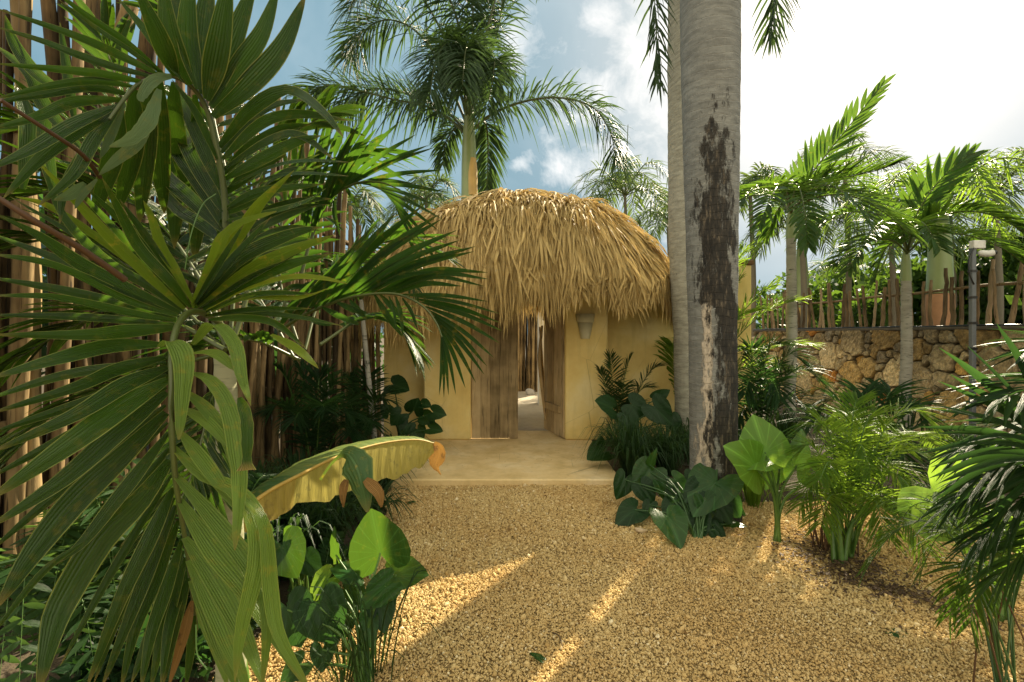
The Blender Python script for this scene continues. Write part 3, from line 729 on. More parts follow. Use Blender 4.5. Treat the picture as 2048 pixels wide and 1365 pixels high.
# ------------------------------------------------------------------ right stone wall
WX = 6.35
def stone_wall():
    ya, yb, H = 1.0, 12.6, 1.56
    nu, nv = 1180, 180
    u = np.linspace(0, yb-ya, nu); z = np.linspace(0, H, nv); U, Z = np.meshgrid(u, z)
    rg = np.random.default_rng(5)
    # stones of mixed size: relaxed random sites with a size weight
    sites = []; tries = 0
    while tries < 16000 and len(sites) < 420:
        tries += 1; r = .30 if tries < 90 else .20 if tries < 600 else .12 if tries < 3000 else .065; p = (rg.uniform(-.1, yb-ya+.1), rg.uniform(-.05, H+.03))
        if all((p[0]-q[0])**2+(p[1]-q[1])**2 > (.86*(r+q[2]))**2 for q in sites): sites.append((p[0], p[1], r))
    S_ = np.array(sites)
    wu = U+.02*np.sin(Z*17+U*5)+.012*np.sin(U*41+Z*13); wz = Z+.02*np.sin(U*13+1+Z*6)+.012*np.sin(Z*37+U*19)
    d1 = np.full(U.shape, 9.0); d2 = np.full(U.shape, 9.0); i1 = np.zeros(U.shape, int)
    for i, (a, b_, r) in enumerate(S_):
        d = np.sqrt((wu-a)**2+(wz-b_)**2)-r*.9
        m = d < d1; d2 = np.where(m, d1, np.minimum(d2, d)); i1 = np.where(m, i, i1); d1 = np.where(m, d, d1)
    e = d2-d1; n = len(S_)
    face = np.clip((e-.008)/.035, 0, 1)**.5
    hgt = rg.uniform(.04, .11, n)[i1]; tl = rg.normal(0, .10, (n, 2))[i1]
    fine = sum(.004*np.sin(U*a+Z*b_+c) for a, b_, c in rg.uniform(20, 130, (9, 3)))*.6
    D = face*(hgt+tl[..., 0]*(wu-S_[i1, 0])+tl[..., 1]*(wz-S_[i1, 1])+fine)
    pal = np.array([1.05, 1.0, .84])*np.array([(.44, .36, .24), (.38, .31, .20), (.50, .41, .27), (.42, .30, .14), (.52, .24, .06), (.48, .30, .10), (.34, .29, .22), (.46, .40, .30)])
    pi_ = rg.choice(len(pal), n, p=[.24, .19, .15, .11, .04, .06, .12, .09]); pi_ = np.where((S_[:, 2] > .2) & ((pi_ == 4) | (pi_ == 5)), 0, pi_); cc = pal[pi_]*rg.uniform(.75, 1.15, (n, 1))*1.5
    col = cc[i1]*(.0+face[..., None])+np.array([.05, .04, .025])*(1-face[..., None])
    up = np.clip((Z-.95+.12*np.sin(U*2.1)+.06*np.sin(U*7))/.4, 0, 1)[..., None]; col = col*(1-.5*up)   # darker toward the top
    yy = ya+U
    v = np.stack([WX-D, yy, Z], -1).reshape(-1, 3)
    i = (np.arange(nv-1)[:, None]*nu+np.arange(nu-1)[None]).ravel()
    m, nt, out = newmat('rubble_stone'); at = nd(nt, 'ShaderNodeAttribute', attribute_name='col'); g = nd(nt, 'ShaderNodeNewGeometry')
    n1 = noise(nt, g.outputs['Position'], 12, 6, .7); n2 = noise(nt, g.outputs['Position'], 45, 5, .7)
    k = ramp(nt, n1, [(.35, .45), (.62, 1.25)]); k2 = ramp(nt, n2, [(.3, .6), (.6, 1.1)])
    cl = mixc(nt, 1, mixc(nt, 1, at.outputs['Color'], k, 'MULTIPLY'), k2, 'MULTIPLY')
    p = nd(nt, 'ShaderNodeBsdfPrincipled', i_Roughness=.92); lk(nt, cl, p.inputs['Base Color']); lk(nt, bump(nt, mth(nt, 'ADD', n1, n2), .9, .02), p.inputs['Normal']); lk(nt, p.outputs[0], out.inputs[0])
    root = thing('stone_wall', 'rubble stone wall of tan, grey and orange rocks along the right side', 'wall', (WX, 8.5, 0))
    mb = MB(); mb.add(v, np.stack([i, i+nu, i+nu+1, i+1], 1), None, .5, col.reshape(-1, 3)); mb.make('stonework', m, root)
    mb = MB(); mb.box((WX+.235, (ya+yb)/2, H/2), (.45, yb-ya, H-.01)); mb.make('wall_core', plain('mortar', (.10, .08, .055), .95), root)
    mb = MB(); mb.box((WX+.18, (ya+yb)/2, H+.015), (.52, yb-ya, .05), bev=.012); mb.make('capping', plain('dark_mortar_cap', (.09, .075, .055), .95, 0, 8, .5), root)
    mb = MB(); y = np.linspace(ya, yb, 30); mb.tube(np.stack([WX-.05+.012*np.sin(y*3), y, H+.052+.006*np.sin(y*5)], 1), .013, 7); mb.make('cable', M['black'], root)
stone_wall()
pf_ = pole_screen('picket_fence', 'rustic fence of crooked sticks standing on the stone wall', 'fence', [(WX+.12, 1.2, 1.58), (WX+.12, 12.5, 1.58)], 66, lambda s: random.uniform(.68, .96), lambda s: random.uniform(.020, .034), rails=((.58, .022, V(.05, 0, 0)), ), mat='picket', lean=.045, wob=.022, part='picket')

# camera pole
cp = thing('camera_pole', 'grey metal pole with a white security camera and junction box by the stone wall', 'security camera', (X(1944, 6.05), 6.05, 0))
cx = X(1945, 6.05)
b = MB(); b.box((cx, 6.05, (EYE+(668-497)/F*6.05)/2), (.055, .055, EYE+(668-497)/F*6.05), bev=.006); b.make('pole', M['metal'], cp)
zc = EYE+(668-490)/F*6.05
b = MB(); b.box((cx+.06, 6.05, zc), (.15, .08, .10), bev=.008); b.make('junction_box', M['cam'], cp)
b = MB(); b.tube(spline([V(cx+.05, 6.03, zc-.1), V(cx+.13, 6.0, zc-.12), V(cx+.19, 5.97, zc-.11)], 10), .8*np.array([.02, .045, .05, .052, .052, .052, .052, .052, .05, .045]), 14)
co = b.make('camera_body', M['cam'], cp)
b = MB(); b.tube([V(cx+.188, 5.972, zc-.11), V(cx+.212, 5.965, zc-.108)], [.034, .026], 14); b.make('lens', M['black'], co)
b = MB(); b.tube(spline([V(cx-.02, 6.01, zc-.05), V(cx-.09, 6.0, zc-.2), V(cx-.08, 6.0, zc-.38), V(cx-.02, 6.01, zc-.5)], 14), .009, 6); b.make('cable', M['black'], cp)
for zz in (zc-.33, zc-.66, zc-.98, zc-1.3):
    b = MB(); b.box((cx, 6.05, zz), (.066, .066, .03)); b.make('strap', M['black'], cp)
# ------------------------------------------------------------------ big near palm on the left
TB_ = P(458, 700, 1.75); tbase = V(TB_[0], TB_[1], 0)
np_root = thing('palm', 'big young palm with broad glossy leaflets filling the left foreground', 'palm tree', tbase)
mb = MB(); trunk_tube(mb, [tbase, tbase+V(.01, 0, .5), tbase+V(0, 0, 1.0), tbase+V(-.01, -.01, 1.42)], [.055, .045, .04, .035], 16, 40, .03, .07)
mb.make('trunk', woodmat('ringed_green_trunk', [(.2, (.12, .13, .06)), (.5, (.28, .28, .17)), (1, (.42, .42, .30))], (3, 3, 40), 1.0, .7, .5), np_root)

A1 = (2.007, 0, 0); A2 = (1.993, 0, 680)
WK = .86; DK = 1.0
def cpts(S_, pts, d0, d1, bow=0.0):
    n = len(pts); out = []
    for i, (x, y) in enumerate(pts):
        t = i/(n-1); out.append(P(S_[1]+x/S_[0], S_[2]+y/S_[0], d0+(d1-d0)*t+bow*math.sin(math.pi*t)))
    return out
def traced(mb, S_, pts, w, d0, d1, bow=0.0, tilt=None, fold=.28, peak=.4, tint=None, twist=0.0, n=16, ragged=False, tipw=.03):
    c = spline(cpts(S_, pts, d0, d1, bow), n)
    d0 *= DK; d1 *= DK
    c = spline(cpts(S_, pts, d0, d1, bow), n)
    dd = np.linspace(d0, d1, n); view = nrm(V(0, 0, EYE)-c)
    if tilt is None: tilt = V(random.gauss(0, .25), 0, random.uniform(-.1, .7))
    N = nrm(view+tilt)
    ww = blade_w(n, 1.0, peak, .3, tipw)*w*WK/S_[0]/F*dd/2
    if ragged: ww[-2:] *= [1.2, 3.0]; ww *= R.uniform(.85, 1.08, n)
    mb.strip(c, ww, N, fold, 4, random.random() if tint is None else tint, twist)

def near_frond(name, rib, S_, d, leafs, rr=(.011, .004), mats='palm_near'):
    groups = {}
    for L_ in leafs:
        kw = dict(L_[4]) if len(L_) > 4 else {}
        mt = kw.pop('mat', mats); groups.setdefault(mt, MB()); traced(groups[mt], S_, L_[0], L_[1], L_[2], L_[3], **kw)
    main = groups.pop(mats); fo = main.make(name, M[mats], np_root)
    for k, g in groups.items(): 
        o = g.make('leaflet', M[k], fo); o['label'] = {'palm_sunlit': 'green leaflets coloured paler to show sunlight', 'palm_yel': 'yellowing leaflets', 'palm_pale': 'pale curled old leaflets', 'dry': 'dry brown leaflets'}.get(k, 'leaflets')
    r = MB(); r.tube(spline(rib, 30), np.linspace(rr[0], rr[1], 30), 8); r.make('rib', M['rachis'], fo)
    return fo

# --- frond B: rises and arches to the left at the top
dB = lambda y: 1.45
RB = [(900, 1250), (903, 1080), (905, 850), (890, 700), (865, 580), (835, 450), (790, 370), (740, 325), (680, 305), (600, 318), (540, 350), (490, 410), (440, 480)]
ribB = [P(x/2.007, y/2.007, 1.55-.025*i) for i, (x, y) in enumerate(RB)]
LB = [
 ([(855, 470), (1010, 330), (1130, 190), (1228, -20)], 95, 1.42, 1.5), ([(845, 430), (960, 260), (1050, 130), (1120, -60)], 85, 1.4, 1.45),
 ([(840, 410), (920, 200), (1030, -90)], 95, 1.4, 1.4), ([(830, 400), (875, 180), (925, -120)], 105, 1.38, 1.3), ([(815, 380), (815, 150), (850, -140)], 95, 1.38, 1.35),
 ([(795, 360), (750, 150), (765, -120)], 95, 1.36, 1.3), ([(765, 340), (690, 150), (650, -100)], 95, 1.36, 1.25), ([(725, 320), (590, 140), (470, -10)], 60, 1.34, 1.25, dict(tint=1.0, tilt=V(.2, 0, 1.2))),
 ([(705, 305), (640, 150), (545, -60)], 85, 1.34, 1.2), ([(745, 330), (700, 200), (720, -100)], 80, 1.36, 1.4),
 ([(880, 590), (1010, 440), (1160, 370), (1290, 450), (1380, 555)], 72, 1.48, 1.35, dict(peak=.45)), ([(893, 640), (1050, 500), (1200, 462), (1400, 485)], 58, 1.48, 1.4),
 ([(898, 680), (1080, 570), (1200, 545), (1340, 640)], 55, 1.48, 1.4), ([(903, 720), (1050, 640), (1180, 575), (1290, 545)], 55, 1.49, 1.4, dict(tint=1)), ([(905, 760), (1080, 680), (1220, 650), (1400, 652)], 50, 1.5, 1.4, dict(tint=.9, tilt=V(0, 0, 1.1))),
 ([(905, 800), (1080, 720), (1220, 700), (1400, 708)], 46, 1.5, 1.4, dict(tint=.9, tilt=V(0, 0, 1.1))), ([(905, 840), (1050, 770), (1300, 740)], 44, 1.5, 1.4), ([(902, 890), (1120, 850), (1240, 810), (1312, 755)], 66, 1.5, 1.35, dict(tint=1, tilt=V(0, 0, 1.0))),
 ([(890, 615), (960, 520), (1090, 430), (1230, 400)], 50, 1.49, 1.5), ([(900, 860), (1010, 800), (1150, 730)], 50, 1.5, 1.5), ([(898, 700), (980, 610), (1120, 520), (1250, 500)], 46, 1.5, 1.5), ([(903, 780), (1000, 700), (1150, 620)], 46, 1.5, 1.52),
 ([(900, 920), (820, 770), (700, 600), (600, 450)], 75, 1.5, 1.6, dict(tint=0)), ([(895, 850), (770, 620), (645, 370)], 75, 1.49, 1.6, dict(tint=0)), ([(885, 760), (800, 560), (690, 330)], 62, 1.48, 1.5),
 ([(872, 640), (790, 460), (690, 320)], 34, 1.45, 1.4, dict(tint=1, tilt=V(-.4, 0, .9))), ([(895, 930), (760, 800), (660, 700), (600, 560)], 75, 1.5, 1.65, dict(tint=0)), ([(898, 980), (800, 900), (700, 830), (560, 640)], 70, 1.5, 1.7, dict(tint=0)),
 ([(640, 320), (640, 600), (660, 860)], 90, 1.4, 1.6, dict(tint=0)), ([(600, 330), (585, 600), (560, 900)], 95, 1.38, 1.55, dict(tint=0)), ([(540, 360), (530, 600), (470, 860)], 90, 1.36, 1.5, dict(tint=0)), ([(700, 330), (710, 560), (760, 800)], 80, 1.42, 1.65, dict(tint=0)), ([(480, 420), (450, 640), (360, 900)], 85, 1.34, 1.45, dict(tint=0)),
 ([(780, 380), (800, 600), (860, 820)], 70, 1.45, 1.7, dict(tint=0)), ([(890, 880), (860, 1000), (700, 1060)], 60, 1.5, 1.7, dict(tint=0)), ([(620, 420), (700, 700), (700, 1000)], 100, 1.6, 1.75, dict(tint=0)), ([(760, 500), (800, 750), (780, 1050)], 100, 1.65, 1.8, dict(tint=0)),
 ([(655, 295), (500, 165), (330, 50), (180, -70)], 32, 1.34, 1.1), ([(650, 298), (520, 205), (400, 125), (230, -5)], 32, 1.34, 1.1), ([(640, 302), (480, 225), (300, 145), (-30, 30)], 46, 1.33, 1.05), ([(620, 312), (450, 270), (300, 220), (160, 165), (-30, 105)], 48, 1.33, 1.05),
 ([(580, 330), (420, 300), (250, 280), (-30, 255)], 40, 1.32, 1.05, dict(tint=1)), ([(545, 350), (380, 325), (200, 345), (-30, 400)], 36, 1.31, 1.0), ([(515, 380), (360, 350), (170, 380), (-40, 415)], 46, 1.31, 1.02), ([(500, 400), (300, 410), (150, 470), (-40, 520)], 50, 1.3, 1.0, dict(tint=.8)),
 ([(475, 425), (300, 500), (130, 600), (-60, 690)], 62, 1.3, 1.0), ([(455, 450), (320, 520), (160, 640), (10, 800)], 62, 1.3, 1.05), ([(490, 410), (380, 560), (300, 700), (150, 830)], 60, 1.3, 1.15), ([(440, 480), (340, 620), (260, 760), (240, 900)], 50, 1.3, 1.2),
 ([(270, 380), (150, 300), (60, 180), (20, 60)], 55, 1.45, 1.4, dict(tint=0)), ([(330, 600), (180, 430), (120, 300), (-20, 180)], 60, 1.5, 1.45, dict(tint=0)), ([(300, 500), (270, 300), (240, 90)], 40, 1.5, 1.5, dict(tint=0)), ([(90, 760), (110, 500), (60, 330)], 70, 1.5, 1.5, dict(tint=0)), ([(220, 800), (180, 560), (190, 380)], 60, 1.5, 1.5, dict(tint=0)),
 ([(690, 310), (640, 315), (600, 345), (570, 395), (575, 410)], 60, 1.33, 1.27, dict(mat='palm_pale', tint=.8, ragged=True)), ([(640, 360), (600, 480), (530, 555), (440, 590)], 66, 1.3, 1.22, dict(mat='palm_pale', tint=.9, ragged=True, twist=.5)), ([(625, 400), (560, 560), (470, 640), (395, 705)], 52, 1.31, 1.25, dict(mat='palm_pale', tint=.2)),
 ([(500, 415), (440, 560), (400, 640)], 36, 1.3, 1.26, dict(mat='palm_pale', tint=.1)), ([(340, 735), (290, 780), (215, 805)], 48, 1.22, 1.18, dict(mat='palm_pale', tint=.2)), ([(390, 720), (330, 790), (300, 840)], 30, 1.2, 1.2, dict(mat='palm_pale', tint=0)),
]
near_frond('frond', ribB, A1, 1.4, LB)

# --- frond A: comes toward the camera and hangs down at the left
RA1 = [P(x, y, d) for x, y, d in ((455, 668, 1.75), (440, 648, 1.65), (410, 628, 1.5), (380, 625, 1.4), (356, 650, 1.29), (344, 700, 1.22), (344, 760, 1.18), (343, 850, 1.17), (350, 950, 1.18), (362, 1030, 1.2), (375, 1110, 1.23), (386, 1200, 1.25), (394, 1260, 1.28))]
DK = 1.22
LA = [
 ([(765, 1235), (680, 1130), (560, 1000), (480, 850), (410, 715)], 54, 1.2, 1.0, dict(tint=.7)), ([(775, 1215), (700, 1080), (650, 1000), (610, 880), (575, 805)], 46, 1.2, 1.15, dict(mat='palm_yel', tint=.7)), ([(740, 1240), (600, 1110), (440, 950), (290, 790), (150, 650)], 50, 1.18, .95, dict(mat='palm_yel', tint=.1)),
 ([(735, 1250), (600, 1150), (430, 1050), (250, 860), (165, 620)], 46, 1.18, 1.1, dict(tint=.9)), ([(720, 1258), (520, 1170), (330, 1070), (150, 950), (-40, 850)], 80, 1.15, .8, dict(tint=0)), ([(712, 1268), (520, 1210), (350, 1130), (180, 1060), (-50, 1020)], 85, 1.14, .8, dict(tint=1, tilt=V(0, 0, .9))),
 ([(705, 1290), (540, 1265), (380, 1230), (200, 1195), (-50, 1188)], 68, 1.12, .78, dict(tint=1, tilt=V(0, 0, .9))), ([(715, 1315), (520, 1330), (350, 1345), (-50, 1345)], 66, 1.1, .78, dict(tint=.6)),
 ([(560, 1090), (400, 960), (200, 830), (60, 790)], 34, 1.25, 1.1, dict(mat='palm_yel', tint=.3)), ([(770, 1190), (640, 1050), (480, 870), (390, 760)], 34, 1.3, 1.3, dict(mat='palm_yel', tint=0)),
 ([(770, 1235), (850, 1060), (890, 970), (960, 900), (1110, 850)], 58, 1.22, 1.1, dict(mat='palm_yel', tint=1, ragged=True)), ([(780, 1225), (880, 1060), (1000, 880), (1060, 800), (1180, 685)], 56, 1.22, 1.1, dict(mat='palm_yel', tint=.3)),
 ([(790, 1222), (920, 1060), (1090, 870)], 50, 1.22, 1.1, dict(tint=.6)), ([(798, 1225), (950, 1050), (1150, 950), (1285, 912)], 68, 1.22, 1.1, dict(tint=.3)), ([(805, 1232), (1000, 1090), (1160, 1010), (1340, 945)], 62, 1.22, 1.1, dict(mat='palm_yel', tint=.0)),
 ([(815, 1240), (1000, 1130), (1170, 1060), (1330, 1020)], 55, 1.22, 1.12), ([(825, 1250), (980, 1170), (1150, 1120), (1280, 1120), (1395, 1140)], 62, 1.22, 1.08, dict(mat='palm_yel', tint=1, tilt=V(0, 0, 1.2))), ([(830, 1262), (1000, 1200), (1200, 1200), (1330, 1155)], 48, 1.2, 1.05, dict(mat='palm_yel', tint=.6, tilt=V(0, 0, 1))),
 ([(835, 1272), (1000, 1260), (1180, 1275), (1380, 1310)], 46, 1.2, 1.1, dict(tint=1, tilt=V(0, 0, 1.2))), ([(835, 1285), (960, 1280), (1100, 1300), (1230, 1400)], 44, 1.18, 1.1, dict(tint=1)), ([(780, 1240), (880, 1120), (1000, 1000)], 50, 1.25, 1.3, dict(tint=0)), ([(815, 1250), (960, 1150), (1120, 1060)], 50, 1.27, 1.35, dict(tint=0)),
]
LA2 = [
 ([(650, 20), (450, 30), (250, 75), (-60, 160)], 92, 1.06, .78, dict(tint=.9, tilt=V(0, 0, .8))), ([(660, 70), (480, 115), (300, 190), (-60, 300)], 62, 1.04, .78, dict(tint=0)), ([(668, 110), (500, 180), (300, 300), (-60, 460)], 80, 1.02, .76, dict(tint=.2)),
 ([(668, 160), (500, 260), (300, 400), (-60, 650)], 108, 1.0, .76, dict(tint=1, tilt=V(.5, 0, .5), peak=.55)), ([(665, 210), (480, 360), (250, 560), (-60, 760)], 92, 1.0, .76, dict(tint=.5)), ([(662, 290), (480, 470), (300, 640), (130, 850), (-20, 1080)], 118, .99, .76, dict(tint=.0, peak=.5)),
 ([(672, 370), (560, 520), (450, 660), (330, 810), (215, 900)], 66, .98, .85, dict(tint=.5)), ([(677, 480), (560, 640), (400, 800), (250, 1050), (200, 1200), (150, 1420)], 125, .98, .8, dict(tint=.4, peak=.45)), ([(330, 810), (200, 900), (90, 1020), (-40, 1190)], 32, .86, .8, dict(tint=1)),
 ([(690, 590), (600, 780), (480, 1030), (340, 1400)], 72, .99, .85, dict(tint=.2)), ([(700, 660), (600, 900), (520, 1100), (400, 1400)], 62, 1.0, .88), ([(712, 720), (620, 960), (540, 1150), (480, 1400)], 58, 1.0, .9), ([(725, 800), (660, 1000), (600, 1180), (560, 1400)], 58, 1.0, .9), ([(740, 870), (680, 1060), (640, 1200), (600, 1400)], 56, 1.01, .92, dict(tint=.9)),
 ([(750, 950), (700, 1120), (650, 1380)], 52, 1.01, .95), ([(765, 1040), (730, 1180), (670, 1390)], 46, 1.02, .97, dict(mat='dry', tint=.3)), ([(775, 1100), (760, 1230), (740, 1390)], 40, 1.03, 1.0),
 ([(640, 30), (690, 10), (728, 90), (722, 250), (712, 400)], 84, 1.02, .9, dict(tint=1, tilt=V(0, 0, .8), ragged=True)),
 ([(770, 20), (850, -60), (930, 20), (960, 150), (1000, 265)], 66, 1.08, .86, dict(tint=1, tilt=V(0, 0, 1.0))), ([(955, 230), (985, 330), (985, 520)], 62, .88, .86, dict(tint=1, ragged=True, tipw=.5)),
 ([(1080, -20), (1180, 40), (1270, 115)], 50, 1.0, .98, dict(tint=1, mat='palm_yel')), ([(735, 60), (850, 60), (935, 125)], 76, 1.02, .95, dict(tint=0)),
 ([(728, 130), (830, 160), (905, 270), (945, 450), (950, 640), (935, 840)], 84, 1.0, .84, dict(tint=1, peak=.5, ragged=True)), ([(725, 270), (830, 340), (930, 450)], 62, .99, .92, dict(tint=.7)), ([(720, 370), (830, 520), (960, 700)], 66, .98, .9, dict(tint=.6)),
 ([(690, 430), (800, 540), (930, 600), (1015, 720), (1020, 900), (960, 1150), (935, 1370)], 84, .97, .82, dict(tint=.9, peak=.5)), ([(698, 540), (850, 720), (1000, 920), (1062, 1080), (1045, 1400)], 82, .97, .84, dict(tint=.8, tilt=V(-.3, 0, .9))),
 ([(715, 640), (850, 850), (1000, 1040), (1220, 1390)], 88, .98, .86, dict(tint=.7, tilt=V(-.3, 0, .9))), ([(735, 790), (850, 960), (960, 1160), (1060, 1400)], 86, .99, .88, dict(tint=.9, tilt=V(-.3, 0, .9))), ([(750, 880), (850, 1080), (920, 1240), (1000, 1420)], 80, 1.0, .9, dict(tint=.6)),
 ([(760, 960), (830, 1100), (880, 1240), (960, 1420)], 70, 1.01, .92), ([(785, 1070), (850, 1200), (910, 1390)], 50, 1.03, .96, dict(tint=1)), ([(970, 630), (1050, 740), (1075, 1000), (1110, 1180), (1240, 1400)], 66, .9, .84, dict(tint=1, peak=.5)),
 ([(730, 200), (820, 280), (900, 400), (960, 620)], 60, 1.0, .95, dict(tint=.2)),
]
fa = near_frond('frond', RA1, A1, 1.2, LA)
def near_extra(parent, S_, leafs, mats="palm_near"):
    g = {}
    for L_ in leafs:
        kw = dict(L_[4]) if len(L_) > 4 else {}
        mt = kw.pop('mat', mats); g.setdefault(mt, MB()); traced(g[mt], S_, L_[0], L_[1], L_[2], L_[3], **kw)
    for k, q in g.items(): q.make('leaflet', M[k], parent)
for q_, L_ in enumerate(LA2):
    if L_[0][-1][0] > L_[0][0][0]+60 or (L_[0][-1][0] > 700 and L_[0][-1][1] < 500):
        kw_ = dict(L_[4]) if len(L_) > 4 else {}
        kw_['tilt'] = V(.75, 0, 1.15)*random.uniform(.75, 1.15); kw_['tint'] = random.uniform(.3, 1); kw_.setdefault('mat', 'palm_sunlit'); LA2[q_] = (L_[0], L_[1]*1.15, L_[2], L_[3], kw_)
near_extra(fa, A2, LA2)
EX = []
for (x0, y0, x1, y1) in ((712, 1262, -60, 930), (708, 1280, -60, 1110), (705, 1305, -60, 1265), (715, 1250, 40, 790), (745, 1235, 330, 740), (735, 1240, 250, 700), (800, 1240, 1230, 1000), (790, 1225, 1130, 930), (820, 1255, 1260, 1180), (780, 1225, 980, 900), (825, 1268, 1250, 1240), (760, 1230, 480, 800)):
    EX.append(([(x0, y0), ((x0+x1)/2+random.uniform(-20, 20), (y0+y1)/2-random.uniform(5, 35)), (x1, y1)], random.uniform(34, 48), 1.22, random.uniform(1.0, 1.2), dict(tint=random.uniform(0, .6))))
near_extra(fa, A1, EX)
EX = []
for (x0, y0, x1, y1) in ((662, 90, -60, 240), (664, 140, -60, 380), (664, 190, -60, 560), (660, 260, -60, 860), (668, 330, 60, 900), (674, 430, 190, 1060), (684, 540, 240, 1300), (695, 630, 370, 1380), (730, 840, 520, 1380), (748, 920, 640, 1380)):
    EX.append(([(x0, y0), ((x0+x1)/2+random.uniform(-20, 10), (y0+y1)/2-random.uniform(0, 30)), (x1, y1)], random.uniform(40, 56), 1.04, random.uniform(.86, .98), dict(tint=random.uniform(0, .7))))
near_extra(fa, A2, EX)
DK = 1.0
# brown dead ribs
for pts, w_, nm in (([P(0, 200, 1.0), P(100, 265, 1.1), P(165, 310, 1.2), (P(200, 355, 1.3))], .006, 'dead_rib'), ([P(-20, 385, .95), P(65, 440, 1.0), P(165, 500, 1.1), P(250, 560, 1.2)], .008, 'dead_rib')):
    b = MB(); b.tube(spline(pts, 14), np.linspace(w_*.7, w_, 14), 7); b.make(nm, M['brown_rib'], np_root)
b = MB(); b.tube(spline([P(432, 388, 1.4), P(405, 410, 1.38), P(382, 470, 1.36), P(370, 540, 1.36)], 16), .0016, 5); b.make('fibre', M['stalk'], np_root)
b = MB(); b.tube(spline([P(392, 1250, 1.0), P(395, 1310, .99), P(415, 1340, .98)], 12), .0016, 5); b.make('fibre', M['stalk'], np_root)

# --- frond D, reaching right across the gate roof, and those above it (smaller palm behind)
pd = V(*P(462, 700, 2.5)); pd[2] = 0
p2 = thing('palm', 'slim young palm behind the big left one, its fronds arching over the thatched roof', 'palm tree', pd)
mb = MB(); trunk_tube(mb, [pd, pd+V(-.02, 0, .6), pd+V(-.08, 0, 1.25)], [.04, .033, .03], 14, 30, .03, .06); mb.make('trunk', M['stalk_dark'], p2)
def pxr(lst): return [P(*q) for q in lst]
near_root_save = np_root; np_root = p2
A3 = (2.0075, 600, 0); A4 = (2.926, 600, 600)
ribD = pxr([(560, 662, 2.25), (600, 635, 2.2), (640, 616, 2.15), (690, 598, 2.1), (750, 588, 2.05), (800, 590, 2.0), (845, 612, 1.95), (872, 645, 1.93), (884, 675, 1.92)])
LD = [([(x0, y0), ((x0+x1)/2-10, (y0+y1)/2-25*bw), (x1, y1)], w_, 2.12, 2.0) for x0, y0, x1, y1, w_, bw in (
 (0, 1265, 200, 1050, 34, 1), (30, 1255, 300, 900, 34, 0), (60, 1240, 390, 850, 36, 0), (90, 1228, 500, 820, 36, 1), (120, 1216, 570, 880, 36, 1), (140, 1210, 560, 860, 36, 1), (160, 1205, 630, 925, 36, 1), (185, 1200, 640, 965, 34, 1), (210, 1195, 705, 990, 36, 1),
 (235, 1190, 700, 1010, 34, 1), (265, 1186, 560, 1090, 30, 1), (300, 1182, 755, 1095, 30, 2), (330, 1180, 760, 1122, 32, 2), (355, 1180, 740, 1150, 28, 2), (375, 1182, 650, 1150, 28, 1), (-40, 1290, 150, 1100, 36, 0), (-80, 1310, 60, 1120, 36, 0), (-40, 1290, 230, 980, 34, 0))]
LD += [([(x, y), ((x+tx)/2, (y+ty)/2+6), (tx, ty)], 30, 2.05, 2.0) for x, y, tx, ty in ((20, 1270, 130, 1310), (90, 1235, 240, 1300), (150, 1215, 275, 1260), (200, 1205, 270, 1285), (300, 1185, 415, 1357), (320, 1182, 440, 1300))]
np_frond_D = near_frond('frond', ribD, A3, 2.1, LD, (.009, .003), 'palm_mid')
LD2 = [([(x, y), ((x+tx)/2+8, (y+ty)/2-14), (tx, ty)], w_, 1.98, 1.88) for x, y, tx, ty, w_ in (
 (600, -30, 1100, 10, 30), (640, -25, 1170, 82, 34), (680, -5, 1165, 132, 36), (710, 15, 1182, 182, 36), (735, 40, 1170, 255, 38), (760, 65, 1135, 340, 38), (775, 80, 1095, 390, 36), (785, 100, 1080, 440, 34), (795, 115, 1030, 487, 32), (805, 135, 968, 517, 30),
 (812, 150, 912, 555, 28), (820, 165, 870, 560, 26), (825, 180, 842, 572, 26), (828, 195, 815, 560, 24), (560, -20, 602, 222, 30), (600, -10, 690, 182, 26), (520, -20, 560, 160, 26))]
near_extra(np_frond_D, A4, LD2, 'palm_mid')
# upper frond of the same palm, tips reaching (870, 300)
ribE = pxr([(600, 560, 2.3), (625, 470, 2.35), (660, 400, 2.35), (710, 368, 2.3), (760, 365, 2.2), (800, 380, 2.12)])
A5 = (3.25, 600, 200)
LE = [([(x, y), ((x+tx)/2-14, (y+ty)/2-20), (tx, ty)], w_, 2.33, 2.2) for x, y, tx, ty, w_ in (
 (60, 900, 290, 90, 44), (80, 860, 370, 140, 46), (100, 820, 480, 20, 46), (130, 760, 380, 160, 50), (150, 720, 550, 30, 42), (180, 690, 500, 180, 50), (210, 640, 650, 140, 48), (240, 600, 755, 225, 44), (270, 580, 835, 295, 42),
 (310, 560, 875, 310, 38), (350, 550, 935, 455, 36), (380, 545, 740, 545, 34), (410, 548, 950, 600, 36), (440, 552, 890, 690, 38), (470, 560, 930, 780, 38), (520, 580, 900, 850, 34), (560, 610, 830, 900, 32), (600, 640, 780, 920, 30), (620, 680, 745, 930, 28),
 (20, 900, 180, 100, 46), (10, 880, 120, 130, 46), (40, 860, 230, 60, 46), (100, 840, 260, 400, 44), (150, 760, 290, 860, 36), (220, 650, 260, 890, 34), (300, 570, 380, 700, 30))]
near_frond('frond', ribE, A5, 2.3, LE, (.009, .003), 'palm_mid')
